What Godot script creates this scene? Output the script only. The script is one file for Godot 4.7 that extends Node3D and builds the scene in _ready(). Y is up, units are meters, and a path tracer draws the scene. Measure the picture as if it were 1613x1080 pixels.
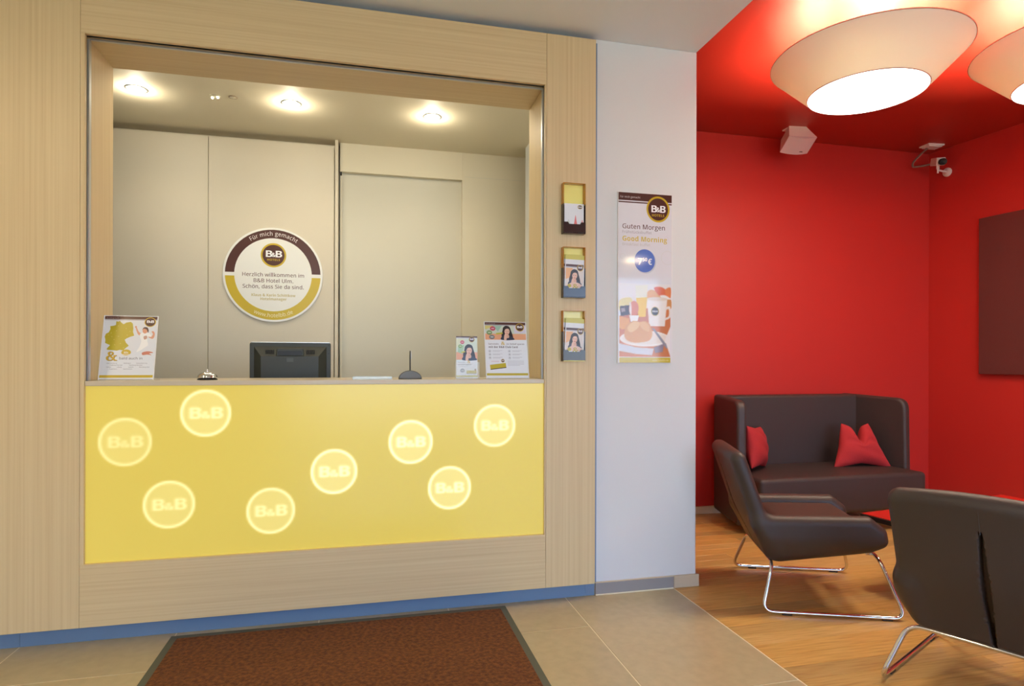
extends Node3D

# ---------------------------------------------------------------- mesh builder
class Geo:
	var v := PackedVector3Array()
	var n := PackedVector3Array()
	var t := PackedVector2Array()
	var ix := PackedInt32Array()
	var xf := Transform3D()

	func vert(p: Vector3, nn: Vector3, uv := Vector2.ZERO) -> int:
		v.append(xf * p)
		n.append((xf.basis * nn).normalized())
		t.append(uv)
		return v.size() - 1

	func tri(a: int, b: int, c: int) -> void:   # counter-clockwise seen from outside
		ix.append(a)
		ix.append(c)
		ix.append(b)

	func poly(pts: Array, out: Vector3, uvs := []) -> void:   # flat convex polygon facing «out»
		var nn: Vector3 = (pts[1] - pts[0]).cross(pts[2] - pts[0]).normalized()
		var flip := nn.dot(out) < 0.0
		if flip:
			nn = -nn
		var at := v.size()
		for i in pts.size():
			vert(pts[i], nn, uvs[i] if uvs.size() else Vector2.ZERO)
		for i in range(1, pts.size() - 1):
			if flip:
				tri(at, at + i + 1, at + i)
			else:
				tri(at, at + i, at + i + 1)

	# box with chamfered edges; c centre, s size, r chamfer
	func box(c: Vector3, s: Vector3, r := 0.0015) -> Geo:
		var h := s * 0.5
		r = minf(r, minf(h.x, minf(h.y, h.z)) * 0.45)
		var corner := func(g: Vector3, ax: int) -> Vector3:
			var q := Vector3.ZERO
			for k in 3:
				q[k] = g[k] * (h[k] - (0.0 if k == ax else r))
			return c + q
		for ax in 3:
			var u := (ax + 1) % 3
			var w := (ax + 2) % 3
			for sg in [-1.0, 1.0]:
				var pts := []
				for q in [[-1, -1], [1, -1], [1, 1], [-1, 1]]:
					var g := Vector3.ZERO
					g[ax] = sg
					g[u] = q[0]
					g[w] = q[1]
					pts.append(corner.call(g, ax))
				var o := Vector3.ZERO
				o[ax] = sg
				poly(pts, o)
			for s1 in [-1.0, 1.0]:
				for s2 in [-1.0, 1.0]:
					var pts := []
					for q in [[-1.0, u], [1.0, u], [1.0, w], [-1.0, w]]:
						var g := Vector3.ZERO
						g[ax] = q[0]
						g[u] = s1
						g[w] = s2
						pts.append(corner.call(g, q[1]))
					var o := Vector3.ZERO
					o[u] = s1
					o[w] = s2
					poly(pts, o)
		for sx in [-1.0, 1.0]:
			for sy in [-1.0, 1.0]:
				for sz in [-1.0, 1.0]:
					var g := Vector3(sx, sy, sz)
					poly([corner.call(g, 0), corner.call(g, 1), corner.call(g, 2)], g)
		return self

	# box given by its two corners
	func span(a: Vector3, b: Vector3, r := 0.0015) -> Geo:
		return box((a + b) * 0.5, (b - a).abs(), r)

	# grid of rows x cols of points with given normals
	func sheet(rows: int, cols: int, pos: PackedVector3Array, nor: PackedVector3Array, wrap := false) -> void:
		var at := v.size()
		for i in pos.size():
			vert(pos[i], nor[i])
		for r in rows - 1:
			for c in (cols if wrap else cols - 1):
				var c2 := (c + 1) % cols
				var a := at + r * cols + c
				var b := at + r * cols + c2
				var d := at + (r + 1) * cols + c
				var e := at + (r + 1) * cols + c2
				tri(a, b, e)
				tri(a, e, d)

	# profile of (radius, height) points turned about y; sharp corners by repeating points
	func lathe(prof: Array, seg := 48) -> Geo:
		for k in prof.size() - 1:
			var p: Vector2 = prof[k]
			var q: Vector2 = prof[k + 1]
			if p.is_equal_approx(q):
				continue
			var d := (q - p).normalized()
			var nk := Vector2(d.y, -d.x)
			var n0 := nk
			var n1 := nk
			if k > 0 and not (prof[k - 1] as Vector2).is_equal_approx(p):
				var e := (p - (prof[k - 1] as Vector2)).normalized()
				n0 = (nk + Vector2(e.y, -e.x)).normalized()
			if k < prof.size() - 2 and not (prof[k + 2] as Vector2).is_equal_approx(q):
				var e := ((prof[k + 2] as Vector2) - q).normalized()
				n1 = (nk + Vector2(e.y, -e.x)).normalized()
			var pos := PackedVector3Array()
			var nor := PackedVector3Array()
			for j in 2:
				var w := p if j == 0 else q
				var m := n0 if j == 0 else n1
				for i in seg:
					var a := -TAU * i / seg
					pos.append(Vector3(cos(a) * w.x, w.y, sin(a) * w.x))
					nor.append(Vector3(cos(a) * m.x, m.y, sin(a) * m.x))
			sheet(2, seg, pos, nor, true)
		return self

	# round tube along points
	func tube(pts: Array, r: float, seg := 12, closed := false) -> Geo:
		var m := pts.size()
		var pos := PackedVector3Array()
		var nor := PackedVector3Array()
		var up := Vector3.UP
		var count := m + 1 if closed else m
		for j in count:
			var i := j % m
			var a: Vector3 = pts[(i - 1 + m) % m] if closed or i > 0 else pts[i]
			var b: Vector3 = pts[(i + 1) % m] if closed or i < m - 1 else pts[i]
			var d := (b - a).normalized()
			if j == 0 and absf(d.y) > 0.9:
				up = Vector3.RIGHT
			var s := d.cross(up).normalized()
			up = s.cross(d).normalized()
			for k in seg:
				var g := -TAU * k / seg
				var o := s * cos(g) + up * sin(g)
				pos.append((pts[i] as Vector3) + o * r)
				nor.append(o)
		sheet(count, seg, pos, nor, true)
		if not closed:
			for e in [0, m - 1]:
				var ring := []
				for k in seg:
					ring.append(pos[e * seg + k])
				poly(ring, ((pts[0] as Vector3) - (pts[1] as Vector3)) if e == 0 else ((pts[m - 1] as Vector3) - (pts[m - 2] as Vector3)))
		return self

	# plate: outline in xy (counter-clockwise), thickness along z, edges rounded with radius r
	func plate(outline: PackedVector2Array, thick: float, r := 0.002, steps := 3) -> Geo:
		var m := outline.size()
		var area := 0.0
		for i in m:
			area += outline[i].cross(outline[(i + 1) % m])
		if area < 0.0:
			outline.reverse()
		var nn := PackedVector2Array()
		for i in m:
			var a := (outline[i] - outline[(i - 1 + m) % m]).normalized()
			var b := (outline[(i + 1) % m] - outline[i]).normalized()
			var e := Vector2(a.y + b.y, -a.x - b.x)
			e = e.normalized()
			nn.append(e / maxf(0.5, e.dot(Vector2(a.y, -a.x))))
		var h := thick * 0.5
		r = minf(r, h)
		var pos := PackedVector3Array()
		var nor := PackedVector3Array()
		var rows := 0
		for side in [-1.0, 1.0]:
			for k in steps + 1:
				var g := (PI * 0.5) * (float(steps - k) / steps if side < 0 else float(k) / steps)
				for i in m:
					var q := outline[i] - nn[i] * r * (1.0 - cos(g))
					pos.append(Vector3(q.x, q.y, side * (h - r + r * sin(g))))
					nor.append(Vector3(nn[i].x * cos(g), nn[i].y * cos(g), side * sin(g)))
				rows += 1
		sheet(rows, m, pos, nor, true)
		var flat := PackedVector2Array()
		for i in m:
			flat.append(outline[i] - nn[i] * r)
		var cut := Geometry2D.triangulate_polygon(outline)
		for side in [-1.0, 1.0]:
			var at := v.size()
			for q in flat:
				vert(Vector3(q.x, q.y, side * h), Vector3(0, 0, side))
			for k in range(0, cut.size(), 3):
				var a := flat[cut[k]]
				var ccw := (flat[cut[k + 1]] - a).cross(flat[cut[k + 2]] - a) > 0
				if ccw == (side > 0):
					tri(at + cut[k], at + cut[k + 1], at + cut[k + 2])
				else:
					tri(at + cut[k], at + cut[k + 2], at + cut[k + 1])
		return self

	func done(m: Material) -> ArrayMesh:
		var a := []
		a.resize(Mesh.ARRAY_MAX)
		a[Mesh.ARRAY_VERTEX] = v
		a[Mesh.ARRAY_NORMAL] = n
		a[Mesh.ARRAY_TEX_UV] = t
		a[Mesh.ARRAY_INDEX] = ix
		var am := ArrayMesh.new()
		am.add_surface_from_arrays(Mesh.PRIMITIVE_TRIANGLES, a)
		am.surface_set_material(0, m)
		return am


# ---------------------------------------------------------------- flat print
class Print:
	var im: Image
	var k: float
	var ss := 3.0
	var W: float
	var H: float

	func _init(w: float, h: float, px_per_unit: float, bg: Color) -> void:
		W = w
		H = h
		k = px_per_unit * ss
		im = Image.create(int(w * k), int(h * k), false, Image.FORMAT_RGBA8)
		im.fill(bg)

	func line(y: int, x0: float, x1: float, c: Color) -> void:
		var a := int(ceil(x0 - 0.5))
		var b := int(ceil(x1 - 0.5))
		if b > a:
			im.fill_rect(Rect2i(a, y, b - a, 1), c)

	func rect(x: float, y: float, w: float, h: float, c: Color) -> void:
		im.fill_rect(Rect2i(int(round(x * k)), int(round(y * k)), int(round(w * k)), maxi(1, int(round(h * k)))), c)

	func poly(pts: Array, c: Color) -> void:
		var q := PackedVector2Array()
		for p in pts:
			q.append((Vector2(p[0], p[1]) if p is Array else p) * k)
		var lo := INF
		var hi := -INF
		for p in q:
			lo = minf(lo, p.y)
			hi = maxf(hi, p.y)
		for y in range(maxi(0, int(lo)), mini(im.get_height(), int(hi) + 1)):
			var xs := []
			var yc := y + 0.5
			for i in q.size():
				var a := q[i]
				var b := q[(i + 1) % q.size()]
				if (a.y <= yc) != (b.y <= yc):
					xs.append(a.x + (yc - a.y) / (b.y - a.y) * (b.x - a.x))
			xs.sort()
			for i in range(0, xs.size() - 1, 2):
				line(y, xs[i], xs[i + 1], c)

	func oval(x: float, y: float, rx: float, ry: float, c: Color, turn := 0.0) -> void:
		var pts := []
		for i in 56:
			var a := TAU * i / 56
			pts.append(Vector2(x, y) + Vector2(rx * cos(a), ry * sin(a)).rotated(turn))
		poly(pts, c)

	func ring(x: float, y: float, r: float, w: float, c: Color, inside: Color) -> void:
		oval(x, y, r, r, c)
		oval(x, y, r - w, r - w, inside)

	func curve(pts: Array, c: Color) -> void:   # closed smooth outline
		var out := []
		var m := pts.size()
		for i in m:
			var p0 := Vector2(pts[(i - 1 + m) % m][0], pts[(i - 1 + m) % m][1])
			var p1 := Vector2(pts[i][0], pts[i][1])
			var p2 := Vector2(pts[(i + 1) % m][0], pts[(i + 1) % m][1])
			var p3 := Vector2(pts[(i + 2) % m][0], pts[(i + 2) % m][1])
			for j in 6:
				out.append(p1.cubic_interpolate(p2, p0, p3, j / 6.0))
		poly(out, c)

	func glyphs(s: String, font: Font) -> Array:
		var tm := TextMesh.new()
		tm.font = font
		tm.font_size = 64
		tm.pixel_size = 1.0
		tm.depth = 0.0
		tm.text = s
		tm.horizontal_alignment = HORIZONTAL_ALIGNMENT_LEFT
		tm.vertical_alignment = VERTICAL_ALIGNMENT_TOP
		var a := tm.get_mesh_arrays()
		if a.is_empty() or a[Mesh.ARRAY_VERTEX] == null:
			return [PackedVector2Array(), PackedInt32Array(), 0.0]
		var asc := font.get_ascent(64)
		var pts := PackedVector2Array()
		for p in a[Mesh.ARRAY_VERTEX]:
			pts.append(Vector2(p.x, -p.y - asc) / 45.7)     # capitals are one unit high
		return [pts, a[Mesh.ARRAY_INDEX], font.get_string_size(s, HORIZONTAL_ALIGNMENT_LEFT, -1, 64).x / 45.7]

	# letters of capital height h, starting at x (align 0), centred (0.5) or ending (1), baseline y
	func text(s: String, x: float, y: float, h: float, c: Color, font: Font, align := 0.0, turn := 0.0, wide := 1.0) -> void:
		var g := glyphs(s, font)
		var pts: PackedVector2Array = g[0]
		var idx: PackedInt32Array = g[1]
		var off: float = -g[2] * align
		var q := PackedVector2Array()
		for p in pts:
			q.append((Vector2((p.x + off) * h * wide, p.y * h).rotated(turn) + Vector2(x, y)) * k)
		for i in range(0, idx.size(), 3):
			triangle(q[idx[i]], q[idx[i + 1]], q[idx[i + 2]], c)

	# letters round a circle; a0 angle of the middle (up = -PI/2)
	func arc_text(s: String, x: float, y: float, r: float, h: float, c: Color, font: Font, low := false) -> void:
		var total: float = font.get_string_size(s, HORIZONTAL_ALIGNMENT_LEFT, -1, 64).x / 45.7 * h
		var at := -total * 0.5
		for i in s.length():
			var ch := s.substr(i, 1)
			var wch: float = font.get_string_size(ch, HORIZONTAL_ALIGNMENT_LEFT, -1, 64).x / 45.7 * h
			var a := (at + wch * 0.5) / r
			if ch != " ":
				if low:
					text(ch, x + sin(a) * r, y + cos(a) * r, h, c, font, 0.5, -a)
				else:
					text(ch, x + sin(a) * r, y - cos(a) * r, h, c, font, 0.5, a)
			at += wch

	func triangle(a: Vector2, b: Vector2, d: Vector2, c: Color) -> void:
		var y0 := int(floor(minf(a.y, minf(b.y, d.y))))
		var y1 := int(ceil(maxf(a.y, maxf(b.y, d.y))))
		for y in range(maxi(0, y0), mini(im.get_height(), y1)):
			var yc := y + 0.5
			var lo := INF
			var hi := -INF
			for e in [[a, b], [b, d], [d, a]]:
				var p: Vector2 = e[0]
				var q: Vector2 = e[1]
				if (p.y <= yc) != (q.y <= yc):
					var xx := p.x + (yc - p.y) / (q.y - p.y) * (q.x - p.x)
					lo = minf(lo, xx)
					hi = maxf(hi, xx)
			if hi > lo:
				line(y, lo, hi, c)

	func image() -> Image:
		var o: Image = im.duplicate()
		o.resize(int(im.get_width() / ss), int(im.get_height() / ss), Image.INTERPOLATE_LANCZOS)
		return o


# ---------------------------------------------------------------- naming
var taken := {}
var M := {}
var sans: SystemFont
var bold: SystemFont
var serif: SystemFont

func numbered(called: String) -> String:
	if not taken.has(called):
		taken[called] = 0
		return called
	taken[called] += 1
	return "%s_%03d" % [called, taken[called]]

func thing(called: String, label: String, category: String, at := Vector3.ZERO, turn := 0.0, group := "") -> Node3D:
	var o := Node3D.new()
	o.name = numbered(called)
	add_child(o, true)
	o.position = at
	o.rotation.y = turn
	tag(o, label, category, group)
	return o

func tag(o: Node3D, label: String, category: String, group := "") -> void:
	o.set_meta("label", label)
	o.set_meta("category", category)
	if group:
		o.set_meta("group", group)

func obj(called: String, mesh: Mesh, parent: Node3D = null) -> MeshInstance3D:
	var o := MeshInstance3D.new()
	o.mesh = mesh
	o.name = numbered(called) if parent == null else called
	if parent == null:
		add_child(o, true)
	else:
		var c := 0
		for k in parent.get_children():
			if str(k.name) == called or str(k.name).begins_with(called + "_0"):
				c += 1
		if c:
			o.name = "%s_%03d" % [called, c]
		parent.add_child(o, true)
	return o

func struct(called: String, mesh: Mesh, label: String, category: String) -> MeshInstance3D:
	var o := obj(called, mesh)
	o.set_meta("kind", "structure")
	tag(o, label, category)
	return o

func G() -> Geo:
	return Geo.new()

func lin(r: float, g: float, b: float) -> Color:   # linear colour to the sRGB that albedo_color wants
	return Color(r, g, b).linear_to_srgb()

func c8(r: int, g: int, b: int) -> Color:
	return Color(r / 255.0, g / 255.0, b / 255.0)

func mat(c: Color, rough := 0.6, metal := 0.0) -> StandardMaterial3D:
	var m := StandardMaterial3D.new()
	m.albedo_color = c
	m.roughness = rough
	m.metallic = metal
	return m

func noise(freq: float, seed_: int, size := 512, oct := 4, ramp: Array = [], normal := false) -> NoiseTexture2D:
	var f := FastNoiseLite.new()
	f.seed = seed_
	f.frequency = freq
	f.noise_type = FastNoiseLite.TYPE_SIMPLEX_SMOOTH
	f.fractal_octaves = oct
	var t := NoiseTexture2D.new()
	t.width = size
	t.height = size
	t.seamless = true
	t.noise = f
	t.as_normal_map = normal
	if ramp.size():
		var g := Gradient.new()
		var cols := PackedColorArray()
		var off := PackedFloat32Array()
		for i in ramp.size():
			cols.append(ramp[i])
			off.append(float(i) / (ramp.size() - 1))
		g.colors = cols
		g.offsets = off
		t.color_ramp = g
	return t

func tri_tex(m: StandardMaterial3D, tex: Texture2D, scale: Vector3, world := true) -> StandardMaterial3D:
	m.albedo_texture = tex
	m.uv1_triplanar = true
	m.uv1_world_triplanar = world
	m.uv1_scale = scale
	return m

func bump(m: StandardMaterial3D, tex: Texture2D, s: float) -> StandardMaterial3D:
	m.heightmap_enabled = true
	m.heightmap_texture = tex
	m.heightmap_scale = s
	return m

func fillet(pts: Array, r: float, n := 6, closed := false) -> Array:
	var out := []
	var m := pts.size()
	for i in m:
		if not closed and (i == 0 or i == m - 1):
			out.append(pts[i])
			continue
		var p: Vector3 = pts[i]
		var a: Vector3 = pts[(i - 1 + m) % m]
		var b: Vector3 = pts[(i + 1) % m]
		var rr := minf(r, minf(p.distance_to(a), p.distance_to(b)) * 0.48)
		var s := p + (a - p).normalized() * rr
		var e := p + (b - p).normalized() * rr
		for k in n + 1:
			var t := float(k) / n
			out.append(s.lerp(p, t).lerp(p.lerp(e, t), t))
	return out

func rounded(pts: Array, radii: Array, n := 6) -> PackedVector2Array:
	var out := PackedVector2Array()
	var m := pts.size()
	for i in m:
		var p: Vector2 = pts[i]
		var a: Vector2 = pts[(i - 1 + m) % m]
		var b: Vector2 = pts[(i + 1) % m]
		var r: float = radii[i % radii.size()]
		if r <= 0.0:
			out.append(p)
			continue
		var s := p + (a - p).normalized() * r
		var e := p + (b - p).normalized() * r
		for k in n + 1:
			var t := float(k) / n
			out.append(s.lerp(p, t).lerp(p.lerp(e, t), t))
	return out

# surface of f = 0 inside the box lo..hi
func nets(f: Callable, lo: Vector3, hi: Vector3, cell: float, m: Material) -> ArrayMesh:
	var nx := int((hi.x - lo.x) / cell) + 2
	var ny := int((hi.y - lo.y) / cell) + 2
	var nz := int((hi.z - lo.z) / cell) + 2
	var val := PackedFloat32Array()
	val.resize(nx * ny * nz)
	for i in nx:
		for j in ny:
			for k in nz:
				val[(i * ny + j) * nz + k] = f.call(lo + Vector3(i, j, k) * cell)
	var g := Geo.new()
	var id := PackedInt32Array()
	id.resize(nx * ny * nz)
	id.fill(-1)
	var e := cell * 0.3
	for i in nx - 1:
		for j in ny - 1:
			for k in nz - 1:
				var base := (i * ny + j) * nz + k
				var neg := 0
				for c in 8:
					if val[base + (c & 1) * ny * nz + ((c >> 1) & 1) * nz + ((c >> 2) & 1)] < 0.0:
						neg += 1
				if neg == 0 or neg == 8:
					continue
				var sum := Vector3.ZERO
				var cnt := 0
				for ax in 3:
					for q in 4:
						var o := Vector3i.ZERO
						o[(ax + 1) % 3] = q & 1
						o[(ax + 2) % 3] = q >> 1
						var o2 := o
						o2[ax] = 1
						var a := val[base + o.x * ny * nz + o.y * nz + o.z]
						var b := val[base + o2.x * ny * nz + o2.y * nz + o2.z]
						if (a < 0.0) != (b < 0.0):
							sum += Vector3(o).lerp(Vector3(o2), a / (a - b))
							cnt += 1
				var p := lo + (Vector3(i, j, k) + sum / cnt) * cell
				var nn := Vector3(f.call(p + Vector3(e, 0, 0)) - f.call(p - Vector3(e, 0, 0)), f.call(p + Vector3(0, e, 0)) - f.call(p - Vector3(0, e, 0)), f.call(p + Vector3(0, 0, e)) - f.call(p - Vector3(0, 0, e)))
				id[base] = g.vert(p, nn.normalized())
	var st := [ny * nz, nz, 1]
	for i in range(1, nx - 1):
		for j in range(1, ny - 1):
			for k in range(1, nz - 1):
				var base := (i * ny + j) * nz + k
				for ax in 3:
					var a := val[base]
					var b := val[base + st[ax]]
					if (a < 0.0) == (b < 0.0):
						continue
					var su: int = st[(ax + 1) % 3]
					var sw: int = st[(ax + 2) % 3]
					var q := [id[base - su - sw], id[base - sw], id[base], id[base - su]]
					if q.min() < 0:
						continue
					if a < 0.0:
						g.tri(q[0], q[1], q[2])
						g.tri(q[0], q[2], q[3])
					else:
						g.tri(q[0], q[2], q[1])
						g.tri(q[0], q[3], q[2])
	return g.done(m)

func smin(a: float, b: float, k: float) -> float:
	var h := maxf(k - absf(a - b), 0.0) / k
	return minf(a, b) - h * h * k * 0.25

func seg2(p: Vector2, a: Vector2, b: Vector2) -> float:
	var d := b - a
	return (p - a - d * clampf((p - a).dot(d) / d.length_squared(), 0.0, 1.0)).length()

func poly2(p: Vector2, pts: PackedVector2Array) -> float:   # signed distance, counter-clockwise convex
	var d := INF
	var inside := true
	var m := pts.size()
	for i in m:
		var a := pts[i]
		var b := pts[(i + 1) % m]
		d = minf(d, seg2(p, a, b))
		if (b - a).cross(p - a) < 0.0:
			inside = false
	return -d if inside else d

# board with a print on its front (+z), thickness t, centre of the front's foot at the origin
func print_mesh(w: float, h: float, t: float, tex: Material, edge: Material) -> ArrayMesh:
	var e := G()
	e.span(Vector3(-w / 2, 0, -t), Vector3(w / 2, h, -0.0004), 0.0003)
	var am := e.done(edge)
	var f := G()
	f.poly([Vector3(-w / 2, 0, 0), Vector3(w / 2, 0, 0), Vector3(w / 2, h, 0), Vector3(-w / 2, h, 0)], Vector3(0, 0, 1), [Vector2(0, 1), Vector2(1, 1), Vector2(1, 0), Vector2(0, 0)])
	var a := []
	a.resize(Mesh.ARRAY_MAX)
	a[Mesh.ARRAY_VERTEX] = f.v
	a[Mesh.ARRAY_NORMAL] = f.n
	a[Mesh.ARRAY_TEX_UV] = f.t
	a[Mesh.ARRAY_INDEX] = f.ix
	am.add_surface_from_arrays(Mesh.PRIMITIVE_TRIANGLES, a)
	am.surface_set_material(1, tex)
	return am

func print_mat(p: Print, rough := 0.35, soft := Rect2(), by := 2) -> StandardMaterial3D:
	var m := StandardMaterial3D.new()
	var im := p.image()
	if soft.size.x > 0.0:   # a printed photograph has no hard outlines
		var f := p.k / p.ss
		var r := Rect2i(int(soft.position.x * f), int(soft.position.y * f), int(soft.size.x * f), int(soft.size.y * f))
		var part := im.get_region(r)
		for i in by:
			part.resize(r.size.x >> (i + 1), r.size.y >> (i + 1), Image.INTERPOLATE_BILINEAR)
		for i in by:
			part.resize(r.size.x >> (by - 1 - i), r.size.y >> (by - 1 - i), Image.INTERPOLATE_BILINEAR if i < by - 1 else Image.INTERPOLATE_CUBIC)
		part.resize(r.size.x, r.size.y, Image.INTERPOLATE_BILINEAR)
		im.blit_rect(part, Rect2i(Vector2i.ZERO, r.size), r.position)
	m.albedo_texture = ImageTexture.create_from_image(im)
	m.roughness = rough
	m.texture_repeat = false
	return m


# ================================================================ scene
func _ready() -> void:
	view()
	materials()
	shell()
	reception()
	office()
	counter_things()
	posters()
	lounge_setting()
	lounge_things()
	fittings()

func view() -> void:
	var cam := Camera3D.new()
	cam.name = "camera"
	add_child(cam)
	cam.position = Vector3(0, 1.188, 2.92)
	cam.rotation = Vector3(0, -deg_to_rad(13.487), deg_to_rad(0.132))
	cam.projection = Camera3D.PROJECTION_FRUSTUM
	cam.near = 0.05
	cam.far = 60.0
	cam.size = 0.05 * 1080.0 / 973.85
	cam.frustum_offset = Vector2(0, 0.05 * 29.77 / 973.85)
	cam.current = true

	var we := WorldEnvironment.new()
	we.name = "environment"
	var env := Environment.new()
	env.background_mode = Environment.BG_SKY
	var sky := Sky.new()
	var sm := ProceduralSkyMaterial.new()
	sm.sky_top_color = c8(112, 162, 224)
	sm.sky_horizon_color = c8(188, 209, 230)
	sm.ground_horizon_color = c8(196, 206, 210)
	sm.ground_bottom_color = c8(186, 194, 196)
	sm.sun_angle_max = 0.0
	sm.sky_energy_multiplier = 2.55
	sm.ground_energy_multiplier = 2.3
	sky.sky_material = sm
	env.sky = sky
	env.tonemap_mode = Environment.TONE_MAPPER_LINEAR
	env.tonemap_exposure = 1.3
	env.sdfgi_enabled = true
	env.ssao_enabled = true
	env.ssil_enabled = true
	we.environment = env
	add_child(we)

	sans = SystemFont.new()
	sans.font_names = PackedStringArray(["Droid Sans"])
	bold = SystemFont.new()
	bold.font_names = PackedStringArray(["Droid Sans"])
	bold.font_weight = 700
	serif = SystemFont.new()
	serif.font_names = PackedStringArray(["Droid Serif"])
	serif.font_weight = 700

func materials() -> void:
	var grain := noise(0.012, 3, 1024, 5, [c8(207, 181, 134), c8(214, 190, 144), c8(218, 195, 149), c8(223, 202, 157)])
	M.wood_v = tri_tex(mat(Color.WHITE, 0.42), grain, Vector3(5.2, 0.045, 5.2))
	M.wood_h = tri_tex(mat(Color.WHITE, 0.42), grain, Vector3(0.045, 5.2, 5.2))
	var paint := noise(0.35, 8, 256, 2, [Color(0.96, 0.96, 0.96), Color.WHITE])
	M.white_wall = tri_tex(mat(c8(228, 230, 228), 0.75), paint, Vector3(4, 4, 4))
	M.ceiling = tri_tex(mat(c8(238, 246, 246), 0.8), paint, Vector3(3, 3, 3))
	M.red = tri_tex(mat(lin(0.50, 0.022, 0.016), 0.5), paint, Vector3(5, 5, 5))
	M.red_ceiling = tri_tex(mat(lin(0.40, 0.024, 0.014), 0.42), paint, Vector3(5, 5, 5))
	M.office = tri_tex(mat(c8(232, 222, 196), 0.6), paint, Vector3(4, 4, 4))
	M.office_door = tri_tex(mat(c8(220, 214, 194), 0.5), paint, Vector3(4, 4, 4))
	M.cupboard = tri_tex(mat(c8(222, 211, 188), 0.5), paint, Vector3(4, 4, 4))
	M.plinth = mat(c8(112, 138, 166), 0.4)
	M.alu = mat(c8(200, 204, 206), 0.32, 0.85)
	M.counter_top = mat(c8(206, 192, 164), 0.3)
	M.black = mat(c8(22, 22, 22), 0.4)
	M.white_plastic = mat(c8(232, 228, 224), 0.45)
	M.chrome = mat(c8(226, 226, 228), 0.09, 1.0)
	var tile := noise(0.02, 21, 512, 5, [c8(176, 163, 128), c8(183, 170, 134), c8(189, 176, 140)])
	for i in 3:
		M["tile%d" % i] = tri_tex(mat([Color(1, 1, 1), Color(0.97, 0.97, 0.97), Color(0.985, 0.98, 0.97)][i], 0.33), tile, Vector3(1.4, 1.4, 1.4))
	M.grout = mat(c8(232, 222, 194), 0.8)
	var oak := noise(0.014, 33, 1024, 5, [c8(182, 138, 80), c8(206, 166, 100), c8(216, 178, 112), c8(224, 190, 126)])
	for i in 4:
		var m := tri_tex(mat([Color(1, 1, 1), Color(0.93, 0.92, 0.90), Color(1, 0.97, 0.90), Color(0.89, 0.88, 0.88)][i], 0.3), oak, Vector3(0.3, 4.5, 4.5))
		m.uv1_offset = Vector3(0.37 * i, 0, 0.21 * i)
		M["plank%d" % i] = m
	var weave := noise(0.11, 5, 512, 3)
	var pile := noise(0.055, 6, 512, 5, [c8(66, 32, 8), c8(92, 51, 15), c8(110, 65, 22), c8(134, 83, 34)])
	M.carpet = bump(tri_tex(mat(Color.WHITE, 0.95), pile, Vector3(1.5, 1.5, 1.5)), noise(0.16, 7, 512, 3), 0.35)
	M.rubber = mat(c8(84, 88, 74), 0.7)
	var hide := noise(0.16, 12, 512, 3)
	M.leather = bump(mat(c8(66, 54, 48), 0.46), hide, 0.05)
	M.leather.uv1_triplanar = true
	M.leather.uv1_scale = Vector3(6, 6, 6)
	M.sofa = bump(mat(c8(60, 48, 46), 0.5), hide, 0.05)
	M.sofa.uv1_triplanar = true
	M.sofa.uv1_scale = Vector3(6, 6, 6)
	M.cushion = bump(mat(lin(0.42, 0.018, 0.022), 0.85), weave, 0.3)
	M.cushion.uv1_triplanar = true
	M.cushion.uv1_scale = Vector3(3, 3, 3)
	M.panel = bump(mat(lin(0.115, 0.022, 0.018), 0.9), weave, 0.1)
	M.panel.uv1_triplanar = true
	M.panel.uv1_scale = Vector3(5, 5, 5)
	M.table_red = mat(lin(0.52, 0.018, 0.012), 0.3)
	M.table = mat(c8(40, 32, 28), 0.3)
	M.skirting = tri_tex(mat(c8(206, 188, 160), 0.5), paint, Vector3(9, 2, 9))
	M.skirting_tile = mat(c8(150, 146, 144), 0.45)
	M.sheet_edge = mat(c8(236, 238, 238), 0.2)
	M.acrylic = mat(Color(0.95, 0.97, 0.97, 0.12), 0.05)
	M.acrylic.transparency = BaseMaterial3D.TRANSPARENCY_ALPHA
	M.acrylic.metallic_specular = 0.2
	M.amber = mat(Color(0.78, 0.52, 0.03, 0.72), 0.06)
	M.amber.transparency = BaseMaterial3D.TRANSPARENCY_ALPHA
	M.amber_plate = mat(c8(255, 244, 140), 0.2)
	M.pocket = mat(c8(48, 34, 28), 0.12)
	M.window_frame = mat(c8(120, 124, 128), 0.4, 0.5)
	M.pane = mat(Color(0.9, 0.95, 0.95, 0.06), 0.02)
	M.pane.transparency = BaseMaterial3D.TRANSPARENCY_ALPHA

# ---------------------------------------------------------------- room
const LOBBY_H := 2.838
const ALCOVE_H := 3.0
const X0 := -3.4
const X1 := 1.7225
const ZF := -0.055
const ZB := -1.455
const ZN := 6.4

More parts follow.
